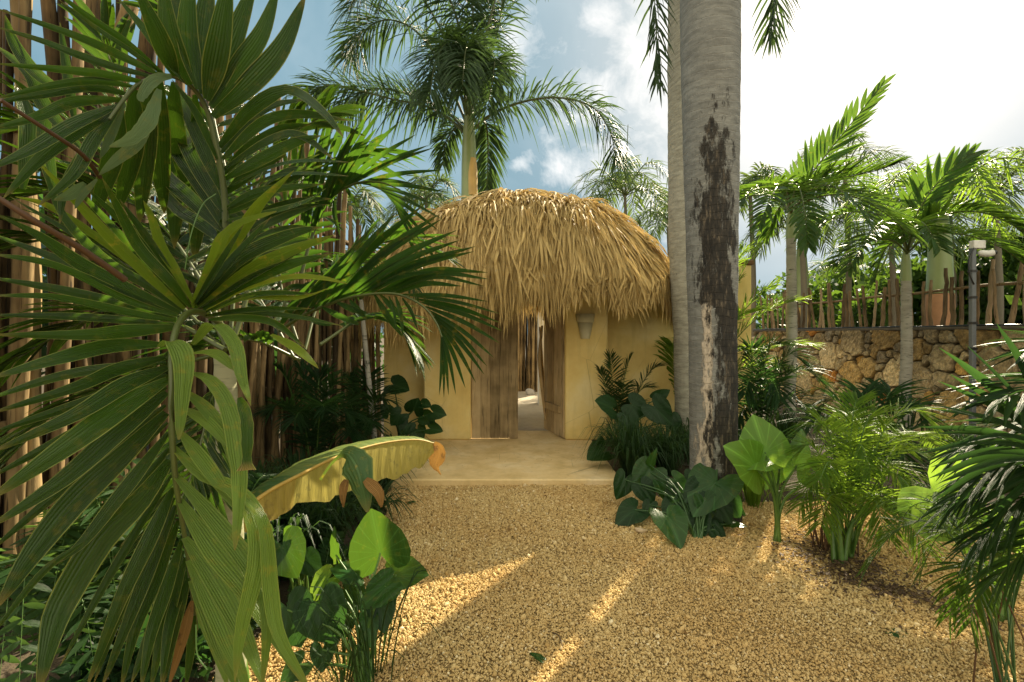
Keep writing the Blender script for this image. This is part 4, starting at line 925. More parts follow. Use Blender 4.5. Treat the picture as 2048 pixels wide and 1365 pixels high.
# further fronds of this palm, behind
for rib, L_ in ((pxr([(600, 700, 2.4), (560, 560, 2.5), (570, 420, 2.6), (640, 330, 2.6), (740, 300, 2.5)]), .55), (pxr([(610, 700, 2.4), (640, 600, 2.6), (700, 520, 2.7), (790, 480, 2.7), (860, 500, 2.6)]), .42),
                (pxr([(590, 720, 2.4), (520, 600, 2.5), (440, 500, 2.5), (330, 470, 2.4)]), .45), (pxr([(600, 720, 2.4), (500, 680, 2.2), (400, 700, 2.1), (310, 780, 2.0)]), .40), (pxr([(640, 690, 2.4), (720, 640, 2.6), (780, 640, 2.7), (830, 700, 2.7)]), .3)):
    frond(p2, rib, nl=30, L=L_, w=.018, mat='palm_mid', t0=.2, A=(65, 30), droop=.3, segs=6, rad=.009, lift=(.3, .1))
np_root = near_root_save
# extra darker fronds of the big palm behind the traced ones
for rib, L_ in ((pxr([(455, 690, 1.8), (400, 560, 1.95), (300, 430, 2.0), (150, 380, 1.9), (-60, 420, 1.7)]), .42), (pxr([(450, 700, 1.8), (330, 640, 1.9), (180, 640, 1.9), (30, 720, 1.8)]), .38), (pxr([(465, 690, 1.8), (500, 560, 1.9), (500, 420, 2.0), (560, 290, 2.1), (650, 230, 2.1)]), .40)):
    frond(np_root, rib, nl=26, L=L_, w=.021, mat='palm_near', t0=.2, A=(65, 30), droop=.3, segs=7, rad=.010, lift=(.3, .1), across=4, tintr=(0, .4))

for rib, L_ in ((pxr([(455, 700, 1.9), (380, 500, 2.1), (300, 330, 2.2), (240, 180, 2.2), (200, 60, 2.1)]), .42), (pxr([(450, 700, 1.9), (300, 560, 2.0), (130, 480, 1.9), (-60, 520, 1.7)]), .38), (pxr([(450, 705, 1.9), (250, 760, 1.9), (90, 850, 1.8), (-40, 980, 1.7)]), .34),
                (pxr([(460, 700, 1.9), (470, 450, 2.1), (430, 250, 2.2), (400, 100, 2.2), (330, 20, 2.1)]), .40), (pxr([(455, 700, 1.9), (300, 400, 2.1), (120, 260, 2.0), (-60, 250, 1.8)]), .40), (pxr([(455, 720, 1.85), (420, 820, 1.8), (380, 960, 1.7), (300, 1120, 1.6)]), .30)):
    frond(np_root, rib, nl=26, L=L_, w=.017, mat='palm_near', t0=.2, A=(62, 28), droop=.3, segs=7, rad=.009, lift=(.3, .1), across=4, tintr=(0, .35))
# ------------------------------------------------------------------ royal palms
def royalmat(name='royal_palm_bark', tone=(1, 1, 1)):
    m, nt, out = newmat(name)
    tc = nd(nt, 'ShaderNodeTexCoord'); v = tc.outputs['Object']; sep = nd(nt, 'ShaderNodeSeparateXYZ'); lk(nt, v, sep.inputs[0])
    nz = noise(nt, mapping(nt, v, (1, 1, .7)), 2.2, 3)
    zz = mth(nt, 'ADD', mth(nt, 'MULTIPLY', sep.outputs[2], 17.0), mth(nt, 'MULTIPLY', nz, 2.6))
    fr = mth(nt, 'FRACT', zz); ring = ramp(nt, fr, [(.0, 0), (.04, 1), (.10, 0)])
    n1 = noise(nt, mapping(nt, v, (3, 3, 12)), 2.5, 5, .65); n2 = noise(nt, mapping(nt, v, (14, 14, 3)), 3, 6, .7); n3 = noise(nt, mapping(nt, v, (20, 20, 100)), 1.5, 3)
    col = ramp(nt, n1, [(.3, (.13, .134, .126)), (.5, (.225, .232, .22)), (.7, (.33, .34, .32))])
    col = mixc(nt, mth(nt, 'MULTIPLY', n3, .6), col, (.10, .10, .085))
    col = mixc(nt, mth(nt, 'MULTIPLY', ring, .85), col, (.50, .51, .48))
    col = mixc(nt, 1, col, tone, 'MULTIPLY')
    at = nd(nt, 'ShaderNodeAttribute', attribute_name='col')
    s2 = nd(nt, 'ShaderNodeSeparateColor'); lk(nt, at.outputs['Color'], s2.inputs[0])
    nn = noise(nt, mapping(nt, v, (9, 9, 3.2)), 1.6, 8, .72)
    def patch(src, lo, hi, w_=1.3): return ramp(nt, mth(nt, 'ADD', src, mth(nt, 'MULTIPLY', mth(nt, 'SUBTRACT', nn, .5), w_*2)), [(lo-.05, 0), (hi+.07, 1)])
    col = mixc(nt, patch(s2.outputs[1], .58, .64), col, ramp(nt, n2, [(.3, (.36, .31, .24)), (.7, (.60, .52, .42))]))   # peeled cream layer
    col = mixc(nt, patch(s2.outputs[0], .50, .58), col, ramp(nt, n2, [(.38, (.008, .008, .007)), (.55, (.03, .026, .02)), (.70, (.16, .13, .09))]))    # black mould stain
    p = nd(nt, 'ShaderNodeBsdfPrincipled', i_Roughness=.85); lk(nt, col, p.inputs['Base Color'])
    h = mth(nt, 'ADD', mth(nt, 'MULTIPLY', ring, -.8), mth(nt, 'ADD', n2, mth(nt, 'SUBTRACT', mth(nt, 'MULTIPLY', patch(s2.outputs[1], .58, .64), 1.2), mth(nt, 'MULTIPLY', patch(s2.outputs[0], .50, .58), .9))))
    lk(nt, bump(nt, h, .7, .012), p.inputs['Normal']); lk(nt, p.outputs[0], out.inputs[0]); return m
RM = royalmat(); RM2 = royalmat('pale_royal_palm_bark', (1.6, 1.52, 1.32))
def royal_trunk(root, base, H, prof, stain=None, lean=(0, 0), n=48, m=150, mat=None):
    zs = np.linspace(0, H, m); rr = np.interp(zs, [p[0] for p in prof], [p[1] for p in prof])*(1+.006*np.sin(zs*7)+.006*np.sin(zs*23)); rr *= 1+.004*np.sign(np.sin(zs*53))
    an = np.linspace(0, 2*math.pi, n, endpoint=False)
    cx = base[0]+lean[0]*zs/H; cy = base[1]+lean[1]*zs/H
    v = np.stack([cx[:, None]+rr[:, None]*np.cos(an), cy[:, None]+rr[:, None]*np.sin(an), np.repeat(zs[:, None], n, 1)-.03], -1)
    A_, Z_ = np.meshgrid(an, zs); col = np.zeros((m, n, 3))
    if stain: col[..., 0], col[..., 1] = stain(A_, Z_)
    i = np.arange(m-1)[:, None]*n; j = np.arange(n)[None]; j2 = (j+1) % n
    f = np.stack([i+j, i+j2, i+n+j2, i+n+j], -1).reshape(-1, 4)
    mb = MB(); mb.add(v.reshape(-1, 3), f, None, .5, col.reshape(-1, 3)); return mb.make('trunk', mat or RM, root)
def stain1(A_, Z_):
    # angle: facing camera is -90deg (270). right side of picture = 0/360 deg
    a = (np.degrees(A_)+90+22) % 360; a = np.where(a > 180, a-360, a)    # 0 = toward camera, + = right
    c0 = 20+6*np.sin(Z_*2.3)+4*np.sin(Z_*6); wd = np.interp(Z_, [0, .35, .8, 1.6, 2.3, 3.0, 3.6], [150, 130, 98, 88, 76, 62, 34])
    c0 = np.where(Z_ > 1.75, 8, c0+np.where(Z_ < 2.2, 34, 24))
    black = np.clip(1.12-np.abs(a-c0)/np.maximum(wd, .1), 0, 1)*np.interp(Z_, [0, 2.3, 3.1, 3.9], [1, .95, .62, 0])
    side = np.clip(1-np.abs(a-60)/14, 0, 1)*np.interp(Z_, [0, 2.3, 3, 4], [.7, .6, .3, .1])
    blk = np.maximum(black, side*.6)
    cream = np.clip(1.15-np.abs(a+12)/26, 0, 1)*np.interp(Z_, [.2, .5, 1.9, 2.3, 2.6], [.5, .95, .85, .5, 0])
    cream = np.maximum(cream, np.clip(1.1-np.abs(a+35)/40, 0, 1)*np.interp(Z_, [.1, .4, .75, .9], [1, .95, .7, .2]))
    return blk, cream
bt = V(X(1428, 3.98), 3.98, 0)
r1 = thing('royal_palm', 'thick royal palm trunk with black mould and peeling cream bark, nearest on the gravel', 'palm tree', bt)
royal_trunk(r1, bt, 8.6, [(0, .215), (.10, .20), (.3, .186), (1.5, .187), (2.6, .208), (3.4, .225), (4.2, .235), (6, .24), (8.6, .17)], stain1, lean=(-.07, 0))
bt2 = V(X(1389, 5.8), 5.8, 0)
r2 = thing('royal_palm', 'clean pale grey royal palm trunk standing behind the mouldy one', 'palm tree', bt2)
royal_trunk(r2, bt2, 9.3, [(0, .25), (.15, .22), (1.5, .24), (2.6, .30), (5, .31), (7.5, .28), (9.3, .17)], lambda a, z: (np.zeros_like(a), np.zeros_like(a)), lean=(-.0, 0), mat=RM2)
def royal_crown(root, top, fr, L=.75, w=.016, nl=70, mat='royal', segs=4, shaft=1.3, rsh=.12, shaftmat='shaft', plume=.55):
    mb = MB(); c = [top-UP*shaft, top-UP*shaft*.6, top-UP*.1, top+UP*.25]
    trunk_tube(mb, c, [rsh*1.15, rsh*1.05, rsh*.75, rsh*.3], 18, 20); mb.make('crownshaft', M[shaftmat], root)
    for f_ in fr: frond(root, f_, nl=nl, L=L, w=w, mat=mat, t0=.12, A=(75, 30), droop=.65, segs=segs, rad=.028*rsh/.12, lift=(.25, .1), plume=plume, prof=(.55, .5), fold=.2, across=2, jit=.15, rmat='rachis')
M['shaft'] = plain('smooth_green_crownshaft', (.24, .30, .12), .35, 0, 3, .3)
M['shaft_ochre'] = plain('ochre_crownshaft', (.52, .34, .10), .45, 0, 3, .35)
t1 = V(bt[0]-.07, bt[1], 9.6); t2 = V(bt2[0]-.04, bt2[1], 10.4)
royal_crown(r1, t1, [arch(t1, az, 3.0, .9+.5*math.sin(az), 2.1) for az in (100, 250, 20, 310, 60, 160, 205, 340)], .7, .018, 60)
royal_crown(r2, t2, [arch(t2, az, 3.1, .9, 2.3) for az in (80, 130, 40, 355, 200, 240)], .7, .018, 60)
# their fronds whose drooping tips show at the top edge of the picture
frond(r2, pxr([(1330, -700, 6.1), (1310, -520, 5.7), (1300, -260, 5.4), (1305, -90, 5.3), (1312, 60, 5.3), (1318, 170, 5.3)]), nl=70, L=.34, w=.012, mat='royal', t0=.3, A=(45, 25), droop=.5, segs=4, plume=.5)
frond(r1, pxr([(1440, -950, 4.0), (1520, -700, 4.2), (1548, -350, 4.4), (1555, -120, 4.4), (1548, 0, 4.4), (1542, 70, 4.4)]), nl=64, L=.36, w=.012, mat='royal', t0=.3, A=(50, 20), droop=.5, segs=4, plume=.5)
frond(r2, pxr([(1330, -700, 6.1), (1180, -480, 6.0), (1090, -260, 5.8), (1080, -120, 5.8), (1085, -30, 5.8)]), nl=60, L=.30, w=.012, mat='royal', t0=.3, A=(50, 25), droop=.5, segs=4, plume=.5)

# royal palm behind the gate house
d3 = 11.0
b3 = V(X(937, d3), d3, 0)
r3 = thing('royal_palm', 'royal palm with full feathery crown rising behind the thatched roof', 'palm tree', b3)
royal_trunk(r3, b3, 4.2, [(0, .2), (3, .18), (4.2, .165)], None, n=24, m=40, mat=M['shaft_ochre'])
mb = MB(); trunk_tube(mb, [P(937, 400, d3), P(938, 330, d3), P(938, 285, d3), P(938, 220, d3), P(938, 120, d3)], [.165, .17, .155, .10, .03], 20, 24); mb.make('crownshaft', M['shaft'], r3)
mb = MB(); trunk_tube(mb, [P(944, 392, d3-.06), P(944, 350, d3-.07), P(944, 318, d3-.06)], [.125, .125, .10], 16, 12); mb.make('sheath', M['shaft_ochre'], r3)
FR3 = [
 ([(944, 262), (985, 228), (1050, 203), (1120, 196), (1185, 215), (1220, 265), (1232, 320)], 0, -.6, .62, 80),
 ([(930, 268), (895, 235), (850, 212), (790, 200), (710, 180), (650, 172), (610, 190)], 0, .3, .70, 90),
 ([(932, 262), (890, 222), (830, 195), (770, 178), (715, 190), (680, 235)], 0, 1.0, .62, 80),
 ([(932, 245), (890, 150), (840, 70), (780, 40), (730, 60), (700, 110)], 0, .8, .68, 80),
 ([(934, 240), (905, 120), (860, 20), (800, -50), (740, -40), (700, 20)], 0, -.6, .70, 80),
 ([(936, 235), (925, 90), (900, 0), (860, -70), (800, -90), (770, -60)], 0, -1.2, .66, 80),
 ([(940, 240), (960, 120), (985, 20), (1010, -60), (1040, -90)], 0, -.8, .62, 80),
 ([(940, 240), (975, 130), (1000, 40), (1000, -30), (960, -80)], 0, .8, .60, 80),
 ([(938, 245), (942, 180), (940, 120), (936, 90), (930, 110), (925, 170)], 0, -2.0, .62, 80),
 ([(936, 250), (925, 160), (910, 100), (890, 90), (870, 130), (860, 190)], 0, -1.8, .62, 80),
 ([(942, 250), (965, 190), (985, 140), (990, 120), (985, 160), (975, 220)], 0, -1.6, .55, 70),
 ([(942, 262), (960, 245), (972, 250), (976, 290), (975, 345), (972, 390)], 0, 1.2, .42, 70),
 ([(936, 262), (925, 245), (905, 262), (890, 290), (885, 330)], 0, 1.5, .36, 60),
 ([(938, 235), (945, 60), (950, -80), (970, -160)], 0, 0, .60, 70),
]
for pts, _, dz, L_, nl in FR3:
    n_ = len(pts); rib = [P(x, y, d3+dz*(i/(n_-1))) for i, (x, y) in enumerate(pts)]
    frond(r3, rib, nl=int(nl*1.8), L=L_*1.6, w=.019, mat='royal', t0=.16, A=(68, 35), droop=.55, segs=5, rad=.035, lift=(.25, .15), plume=.6, fold=.2, jit=.2, prof=(.6, .6))

# distant palms
def far_palm(px, py, d, R_, n, label, group, L=.7, mat='far', trunkr=.07, spear=None, seedaz=0, rise=.45, drop=.7, nl=34, w=.02):
    top = P(px, py, d); base = V(top[0], top[1], 0); root = thing('palm', label, 'palm tree', base, group)
    mb = MB(); trunk_tube(mb, [base, base*.5+top*.5+V(.1, 0, 0), top], [trunkr*1.2, trunkr, trunkr*.7], 12, 16); mb.make('trunk', M['far_trunk'], root)
    for i in range(n):
        az = seedaz+360*i/n+random.uniform(-12, 12); el = random.choice((1.2, .7, .25))
        frond(root, arch(top, az, R_*random.uniform(.8, 1.05)*(1.1-.25*el), R_*rise*el, R_*drop*(1.15-.4*el)), nl=nl, L=L, w=w, mat=mat, t0=.15, A=(70, 32), droop=.5, segs=4, rad=.02, lift=(.25, .1), plume=.4, across=2, fold=.2)
    if spear: mb = MB(); mb.tube([top, P(spear[0], spear[1], d)], [.03, .012], 6); mb.make('spear_leaf', M['rachis'], root)
    return root
BG = 'palms in the distance behind the walls'
far_palm(1250, 392, 17, 2.3, 15, 'feathery palm with a tall spear leaf beyond the roof, between roof and grey trunks', BG, .75, spear=(1256, 250))
far_palm(1335, 440, 19, 2.0, 11, 'bushy palm half hidden behind the pale grey trunk', BG, .7)
far_palm(852, 400, 16, 1.5, 12, 'small palm with a spear leaf left of the royal palm behind the roof', BG, .65, spear=(898, 300))
far_palm(700, 420, 13, 1.2, 10, 'palm behind the pole fence near the gate house corner', BG, .6)
far_palm(1690, 345, 13, 1.7, 12, 'thin yellowish palm behind the first small palm crown at the right', BG, .55, rise=.5, drop=.5, w=.014)
far_palm(1500, 380, 13.5, 1.2, 10, 'palm right behind the grey trunks', BG, .55)
far_palm(1660, 555, 22, 1.6, 12, 'small palm seen low through the gap above the picket fence', BG, .8)
far_palm(1990, 395, 10.5, 1.8, 13, 'brownish palm at the right edge beyond the picket fence', BG, .55, mat='far', w=.014)
far_palm(1780, 450, 11.5, 1.6, 12, 'yellow green palm behind the two small palms', BG, .6, mat='far', w=.016)
far_palm(1600, 420, 11.5, 1.3, 11, 'palm close behind the first small palm', BG, .5, mat='far', w=.016)
far_palm(1900, 430, 12.5, 1.7, 12, 'palm beyond the fence between the second small palm and the camera pole', BG, .6, w=.016)
# salmon/green royal trunks behind the fence
for px, d_, w_, lb in ((1880, 8.2, .20, 'salmon and green royal palm trunk rising behind the picket fence'), (1603, 12.5, .20, 'orange ochre royal palm trunk behind the far end of the picket fence')):
    bb = V(X(px, d_), d_, 0); rt = thing('royal_palm', lb, 'palm tree', bb)
    royal_trunk(rt, bb, 2.2, [(0, w_*1.1), (2.2, w_*.95)], None, n=24, m=40, mat=plain('salmon_bark', (.46, .24, .12), .7, 0, 8, .3) if px > 1700 else M['shaft_ochre'])
    tp = V(bb[0], bb[1], 3.8 if px > 1700 else 4.0); mb = MB(); trunk_tube(mb, [V(bb[0], bb[1], 2.18), V(bb[0], bb[1], 3.0), tp], [w_*.95, w_*.8, w_*.4], 20, 20); mb.make('crownshaft', M['shaft'], rt)
    for i in range(8): frond(rt, arch(tp, i*45+20, 1.7, .6, 1.0), nl=40, L=.5, w=.014, mat='areca' if px > 1700 else 'far', A=(70, 32), droop=.5, segs=4, rad=.02, plume=.4, fold=.2)

# ------------------------------------------------------------------ small palms on the right
def small_palm(px, pyb, d, pytop, label, fr, r=.07, L=.42, w=.024, shaft_h=.5):
    base = V(X(px, d), d, 0); top = P(px, pytop, d); root = thing('palm', label, 'palm tree', base, 'small palms along the stone wall')
    mb = MB(); trunk_tube(mb, [base-UP*.03, base+UP*.6+V(-.02, 0, 0), base*.5+top*.5+V(.01, 0, 0), top], [r*1.35, r*1.05, r, r*.85], 18, 90, .035, .085)
    mb.make('trunk', M['smallbark'], root)
    mb = MB(); trunk_tube(mb, [top-UP*.02, top+UP*shaft_h*.5, top+UP*shaft_h], [r*.95, r*.8, r*.4], 14, 12); mb.make('crownshaft', M['shaft'], root)
    for it in fr:
        rib, Lk = it[0], it[1]; kw = it[2] if len(it) > 2 else {}
        a = dict(nl=38, L=L*Lk*1.08, w=w*.85, mat='manila', t0=.16, A=(62, 22), droop=.22, segs=6, rad=.016, lift=(.45, .25), across=2, fold=.4, prof=(.6, .45), jit=.06); a.update(kw)
        frond(root, [P(*q) for q in rib], **a)
M['smallbark'] = woodmat('ringed_grey_bark', [(.15, (.12, .11, .09)), (.5, (.33, .32, .27)), (1, (.50, .48, .42))], (4, 4, 26), 1.0, .8, .6)
small_palm(1582, 885, 6.7, 475, 'slender small palm with ringed grey trunk, nearest of the two by the stone wall', [
 ([(1584, 430, 6.7), (1590, 390, 6.7), (1625, 345, 6.6), (1680, 275, 6.5), (1765, 170, 6.4)], 1.15, dict(A=(58, 12), lift=(.1, .0), upref=V(-.5, -.75, .3), droop=.0, nl=24, w=.034)),
 ([(1580, 430, 6.7), (1570, 390, 6.6), (1540, 375, 6.4), (1500, 385, 6.2), (1470, 420, 6.0)], .9),
 ([(1580, 430, 6.7), (1560, 400, 6.9), (1520, 390, 7.2), (1480, 400, 7.4), (1440, 430, 7.5)], 1.0),
 ([(1585, 430, 6.7), (1610, 380, 6.6), (1670, 360, 6.3), (1740, 345, 6.1), (1790, 330, 6.0)], 1.0, dict(A=(50, 10), droop=.05)),
 ([(1586, 430, 6.7), (1620, 400, 6.4), (1690, 390, 6.0), (1760, 420, 5.7), (1820, 470, 5.5)], 1.15),
 ([(1586, 430, 6.7), (1610, 390, 6.3), (1650, 370, 5.8), (1700, 395, 5.4), (1740, 450, 5.2)], 1.0),
 ([(1582, 430, 6.7), (1575, 385, 6.3), (1560, 370, 5.8), (1540, 400, 5.4), (1520, 450, 5.2)], .9),
 ([(1584, 430, 6.7), (1600, 380, 7.0), (1640, 350, 7.4), (1700, 350, 7.7), (1750, 390, 7.8)], 1.0),
 ([(1582, 430, 6.7), (1590, 380, 6.2), (1600, 380, 5.7), (1610, 430, 5.3), (1615, 490, 5.1)], .9),
 ([(1583, 435, 6.7), (1575, 410, 7.0), (1555, 420, 7.3), (1535, 470, 7.5)], .9)])
small_palm(1812, 860, 7.15, 560, 'small palm with dark ringed trunk standing against the stone wall', [
 ([(1816, 500, 7.1), (1825, 450, 7.1), (1850, 400, 7.0), (1890, 350, 6.9), (1940, 312, 6.8)], 1.2, dict(A=(55, 15), lift=(.1, .0), upref=V(-.4, -.75, .3), droop=.0, nl=24, w=.036)),
 ([(1816, 500, 7.1), (1850, 450, 7.0), (1910, 425, 6.7), (1980, 430, 6.4), (2060, 470, 6.2)], 1.25, dict(w=.03)),
 ([(1816, 505, 7.1), (1860, 470, 6.8), (1930, 470, 6.4), (2000, 495, 6.1), (2050, 530, 6.0)], 1.1),
 ([(1814, 500, 7.1), (1790, 450, 7.1), (1740, 425, 7.0), (1680, 430, 6.9), (1630, 460, 6.8)], 1.1),
 ([(1814, 500, 7.1), (1800, 450, 7.4), (1770, 410, 7.8), (1740, 400, 8.0)], 1.0),
 ([(1815, 500, 7.1), (1800, 450, 6.7), (1770, 440, 6.2), (1730, 480, 5.8), (1700, 540, 5.6)], 1.0),
 ([(1816, 500, 7.1), (1830, 450, 6.6), (1850, 450, 6.1), (1880, 500, 5.7)], 1.0),
 ([(1814, 505, 7.1), (1780, 480, 6.8), (1720, 490, 6.5), (1670, 530, 6.3)], .95),
 ([(1816, 500, 7.1), (1830, 450, 7.4), (1870, 420, 7.7), (1930, 430, 8.0)], 1.0),
 ([(1814, 508, 7.1), (1800, 480, 7.3), (1770, 500, 7.5), (1750, 560, 7.6)], .9)], r=.075)
# ------------------------------------------------------------------ background trees
def broad_tree(px, py, d, rad, label, n=3000, size=.28, clumps=22):
    c = P(px, py, d); base = V(c[0], c[1], 0); root = thing('tree', label, 'tree', base, 'leafy trees beyond the stone wall')
    mb = MB(); trunk_tube(mb, [base, base+UP*c[2]*.5+V(.1, 0, 0), c], [.2, .15, .06], 10, 12)
    for k in range(5):
        a = k*1.3; q = c+V(math.cos(a), math.sin(a), .1)*np.array(rad)*.7; mb.tube(spline([base+UP*c[2]*.45, (base+c)/2+V(0, 0, .5), q], 8), np.linspace(.08, .02, 8), 7)
    mb.make('trunk', M['picket'], root)
    mb = MB(); leafy(mb, c, rad, n, size, clumps=clumps); mb.make('crown', M['tree'], root)
broad_tree(1640, 640, 21, (2.6, 2, 1.5), 'low leafy tree beyond the far end of the picket fence')
broad_tree(1720, 610, 17, (2.4, 2, 1.6), 'round leafy tree beyond the fence between the two small palms')
broad_tree(1800, 620, 14, (2.0, 1.8, 1.4), 'leafy tree directly behind the second small palm trunk')
broad_tree(1900, 600, 15, (2.5, 2, 1.7), 'leafy tree behind the salmon trunk')
broad_tree(1990, 600, 13, (2.3, 2, 1.8), 'leafy tree behind the camera pole')
broad_tree(2110, 590, 12, (2.5, 2, 2.0), 'leafy tree at the right edge beyond the fence')
broad_tree(1560, 640, 24, (3, 2, 1.6), 'far leafy tree behind the orange trunk')
broad_tree(1024+967*10.5/7, 640, 7, (2.4, 2.2, 1.7), 'leafy tree outside the right edge behind the stone wall')
broad_tree(1024+967*10/3.2, 640, 3.2, (2.2, 2.2, 1.6), 'leafy tree further toward the viewer behind the stone wall, outside the frame')
# trees behind the left pole fence
for x, y, z, rr, lb in ((-5.2, 3.6, 1.6, (1.6, 1.6, 1.5), 'dark bush behind the pole fence at the left edge'), (-4.6, 6.6, 1.6, (1.6, 1.7, 1.5), 'dark bush behind the middle of the pole fence'), (-4.2, 9.8, 1.8, (1.6, 1.6, 1.6), 'dark bush behind the pole fence near the gate house'), (-6.5, 6.0, 1.8, (2, 2, 1.8), 'tall bush further back behind the pole fence')):
    root = thing('tree', lb, 'tree', (x, y, 0), 'bushes behind the pole fence')
    mb = MB(); mb.tube([V(x, y, 0), V(x+.1, y, z)], [.1, .04], 8); mb.make('trunk', M['picket'], root)
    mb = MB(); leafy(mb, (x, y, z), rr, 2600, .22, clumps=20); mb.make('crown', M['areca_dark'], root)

# ------------------------------------------------------------------ right planting
def ears(lst, d, spread=.1):
    """(attach px, py, tip px, py, width factor, mat, depth shift)"""
    out = []
    for q in lst:
        ax, ay, tx, ty, wf = q[:5]; mt = q[5] if len(q) > 5 else None; dd = q[6] if len(q) > 6 else 0; td = q[7] if len(q) > 7 else -.06; nn = q[8] if len(q) > 8 else None
        a = P(ax, ay, d+dd); t = P(tx, ty, d+dd+td)
        N = nrm(nrm(V(0, 0, EYE)-a)+V(random.gauss(0, .3), 0, random.uniform(.1, .8))) if nn is None else nrm(V(*nn))
        out.append((a, t, N, wf)+((mt,) if mt else ()))
    return out
EG = 'elephant ear plants in the planting beds'
ear_plant('elephant_ear', 'light green elephant ear standing alone on the gravel right of the mouldy trunk', 'elephant ear', G(1556, 1085), ears([
 (1530, 905, 1508, 828, .95, 'ear_light', 0, .08, (-.2, -1, .1)), (1512, 935, 1462, 892, .9, 'ear_light', -.05, -.1, (-.3, -.8, .6)), (1594, 930, 1608, 855, .45, 'ear', 0, .05), (1560, 930, 1535, 975, .6, 'ear', .12, -.1), (1612, 962, 1640, 975, .8, 'ear_light', 0, -.1), (1520, 912, 1470, 930, .8, 'ear_light', .05, -.15, (-.2, -.6, .9))], 3.48), 'ear', 'stalk', EG, .010)
ear_plant('elephant_ear', 'elephant ear with lit leaf growing through the bright areca clump', 'elephant ear', G(1682, 1132), ears([
 (1660, 950, 1690, 985, .9, 'ear_light', .1), (1650, 940, 1625, 920, .8, 'ear_light', .2), (1700, 960, 1720, 990, .8, 'ear', .2), (1780, 1000, 1830, 1030, .7, 'ear', .1)], 3.11), 'ear_light', 'stalk', EG, .012)
ear_plant('elephant_ear', 'elephant ear with one huge translucent leaf at the right edge', 'elephant ear', G(2000, 1240), ears([
 (1870, 985, 1965, 1075, 1.25, 'ear_light', 0, -.05, (-.3, -1, .45)), (2030, 1040, 2060, 1120, 1.0, 'ear_light', .1), (2000, 930, 2040, 880, .8, 'ear', .1)], 2.5), 'ear_light', 'stalk', EG, .014)
AG = 'areca palms in the planting beds'
ba = G(1690, 1118)
def fb(base, tips):
    out = []
    for (px, py, d, k) in tips:
        t = P(px, py, d); b = np.asarray(base)+V(random.uniform(-.05, .05), random.uniform(-.05, .05), 0); v_ = t-b
        out.append([b, b+v_*.18+UP*k*.45, b+v_*.45+UP*k*.85, b+v_*.75+UP*k*.6, t])
    return out
clump_palm('areca_palm', 'bright sunlit areca palm clump in the right bed', ba, fb(ba, [(1715, 800, 3.3, .35), (1640, 850, 3.2, .35), (1770, 850, 3.2, .5), (1870, 855, 3.0, .55), (1890, 960, 2.9, .5), (1600, 900, 3.3, .35), (1850, 1040, 2.8, .5), (1730, 860, 3.8, .5), (1640, 960, 2.9, .4), (1810, 900, 3.6, .5), (1880, 900, 3.5, .5), (1690, 830, 3.7, .4), (1600, 1010, 3.1, .4), (1770, 1070, 2.8, .4), (1640, 1050, 2.9, .35), (1850, 1100, 2.7, .4), (1810, 980, 3.3, .45), (1740, 940, 3.0, .5)]), L=.26, w=.0052, nl=38, group=AG, t0=.34, droop=.25, A=(66, 34), lift=(.25, .1))
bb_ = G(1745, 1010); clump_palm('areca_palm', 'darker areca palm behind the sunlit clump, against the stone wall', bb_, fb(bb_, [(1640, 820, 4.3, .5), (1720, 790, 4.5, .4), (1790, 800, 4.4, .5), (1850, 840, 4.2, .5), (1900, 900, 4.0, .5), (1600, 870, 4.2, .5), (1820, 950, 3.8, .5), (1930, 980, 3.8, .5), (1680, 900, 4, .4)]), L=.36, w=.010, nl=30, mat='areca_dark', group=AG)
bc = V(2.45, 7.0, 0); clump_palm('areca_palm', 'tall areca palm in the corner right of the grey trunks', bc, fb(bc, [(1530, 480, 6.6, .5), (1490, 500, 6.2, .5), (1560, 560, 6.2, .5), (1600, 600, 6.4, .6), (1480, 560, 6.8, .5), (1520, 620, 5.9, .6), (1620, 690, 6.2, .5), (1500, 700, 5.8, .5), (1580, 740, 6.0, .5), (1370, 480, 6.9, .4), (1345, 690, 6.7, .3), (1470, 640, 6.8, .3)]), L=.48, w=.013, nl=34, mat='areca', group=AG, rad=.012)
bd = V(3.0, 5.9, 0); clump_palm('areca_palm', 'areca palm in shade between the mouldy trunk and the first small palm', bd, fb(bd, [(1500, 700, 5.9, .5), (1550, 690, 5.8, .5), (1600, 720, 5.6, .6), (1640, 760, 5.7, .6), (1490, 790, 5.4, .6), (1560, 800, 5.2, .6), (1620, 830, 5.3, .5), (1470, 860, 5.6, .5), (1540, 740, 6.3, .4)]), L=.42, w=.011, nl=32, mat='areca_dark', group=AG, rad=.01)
be = V(X(1240, 6.2), 6.25, 0); clump_palm('areca_palm', 'small areca palm against the ochre wall right of the gate', be, fb(be, [(1220, 712, 6.2, .2), (1262, 715, 6.2, .3), (1322, 732, 6.2, .35), (1300, 775, 6.0, .3), (1200, 740, 6.1, .2), (1285, 820, 5.9, .3), (1225, 800, 5.8, .3), (1250, 770, 5.8, .3)]), L=.28, w=.008, nl=30, mat='areca_dark', group=AG)
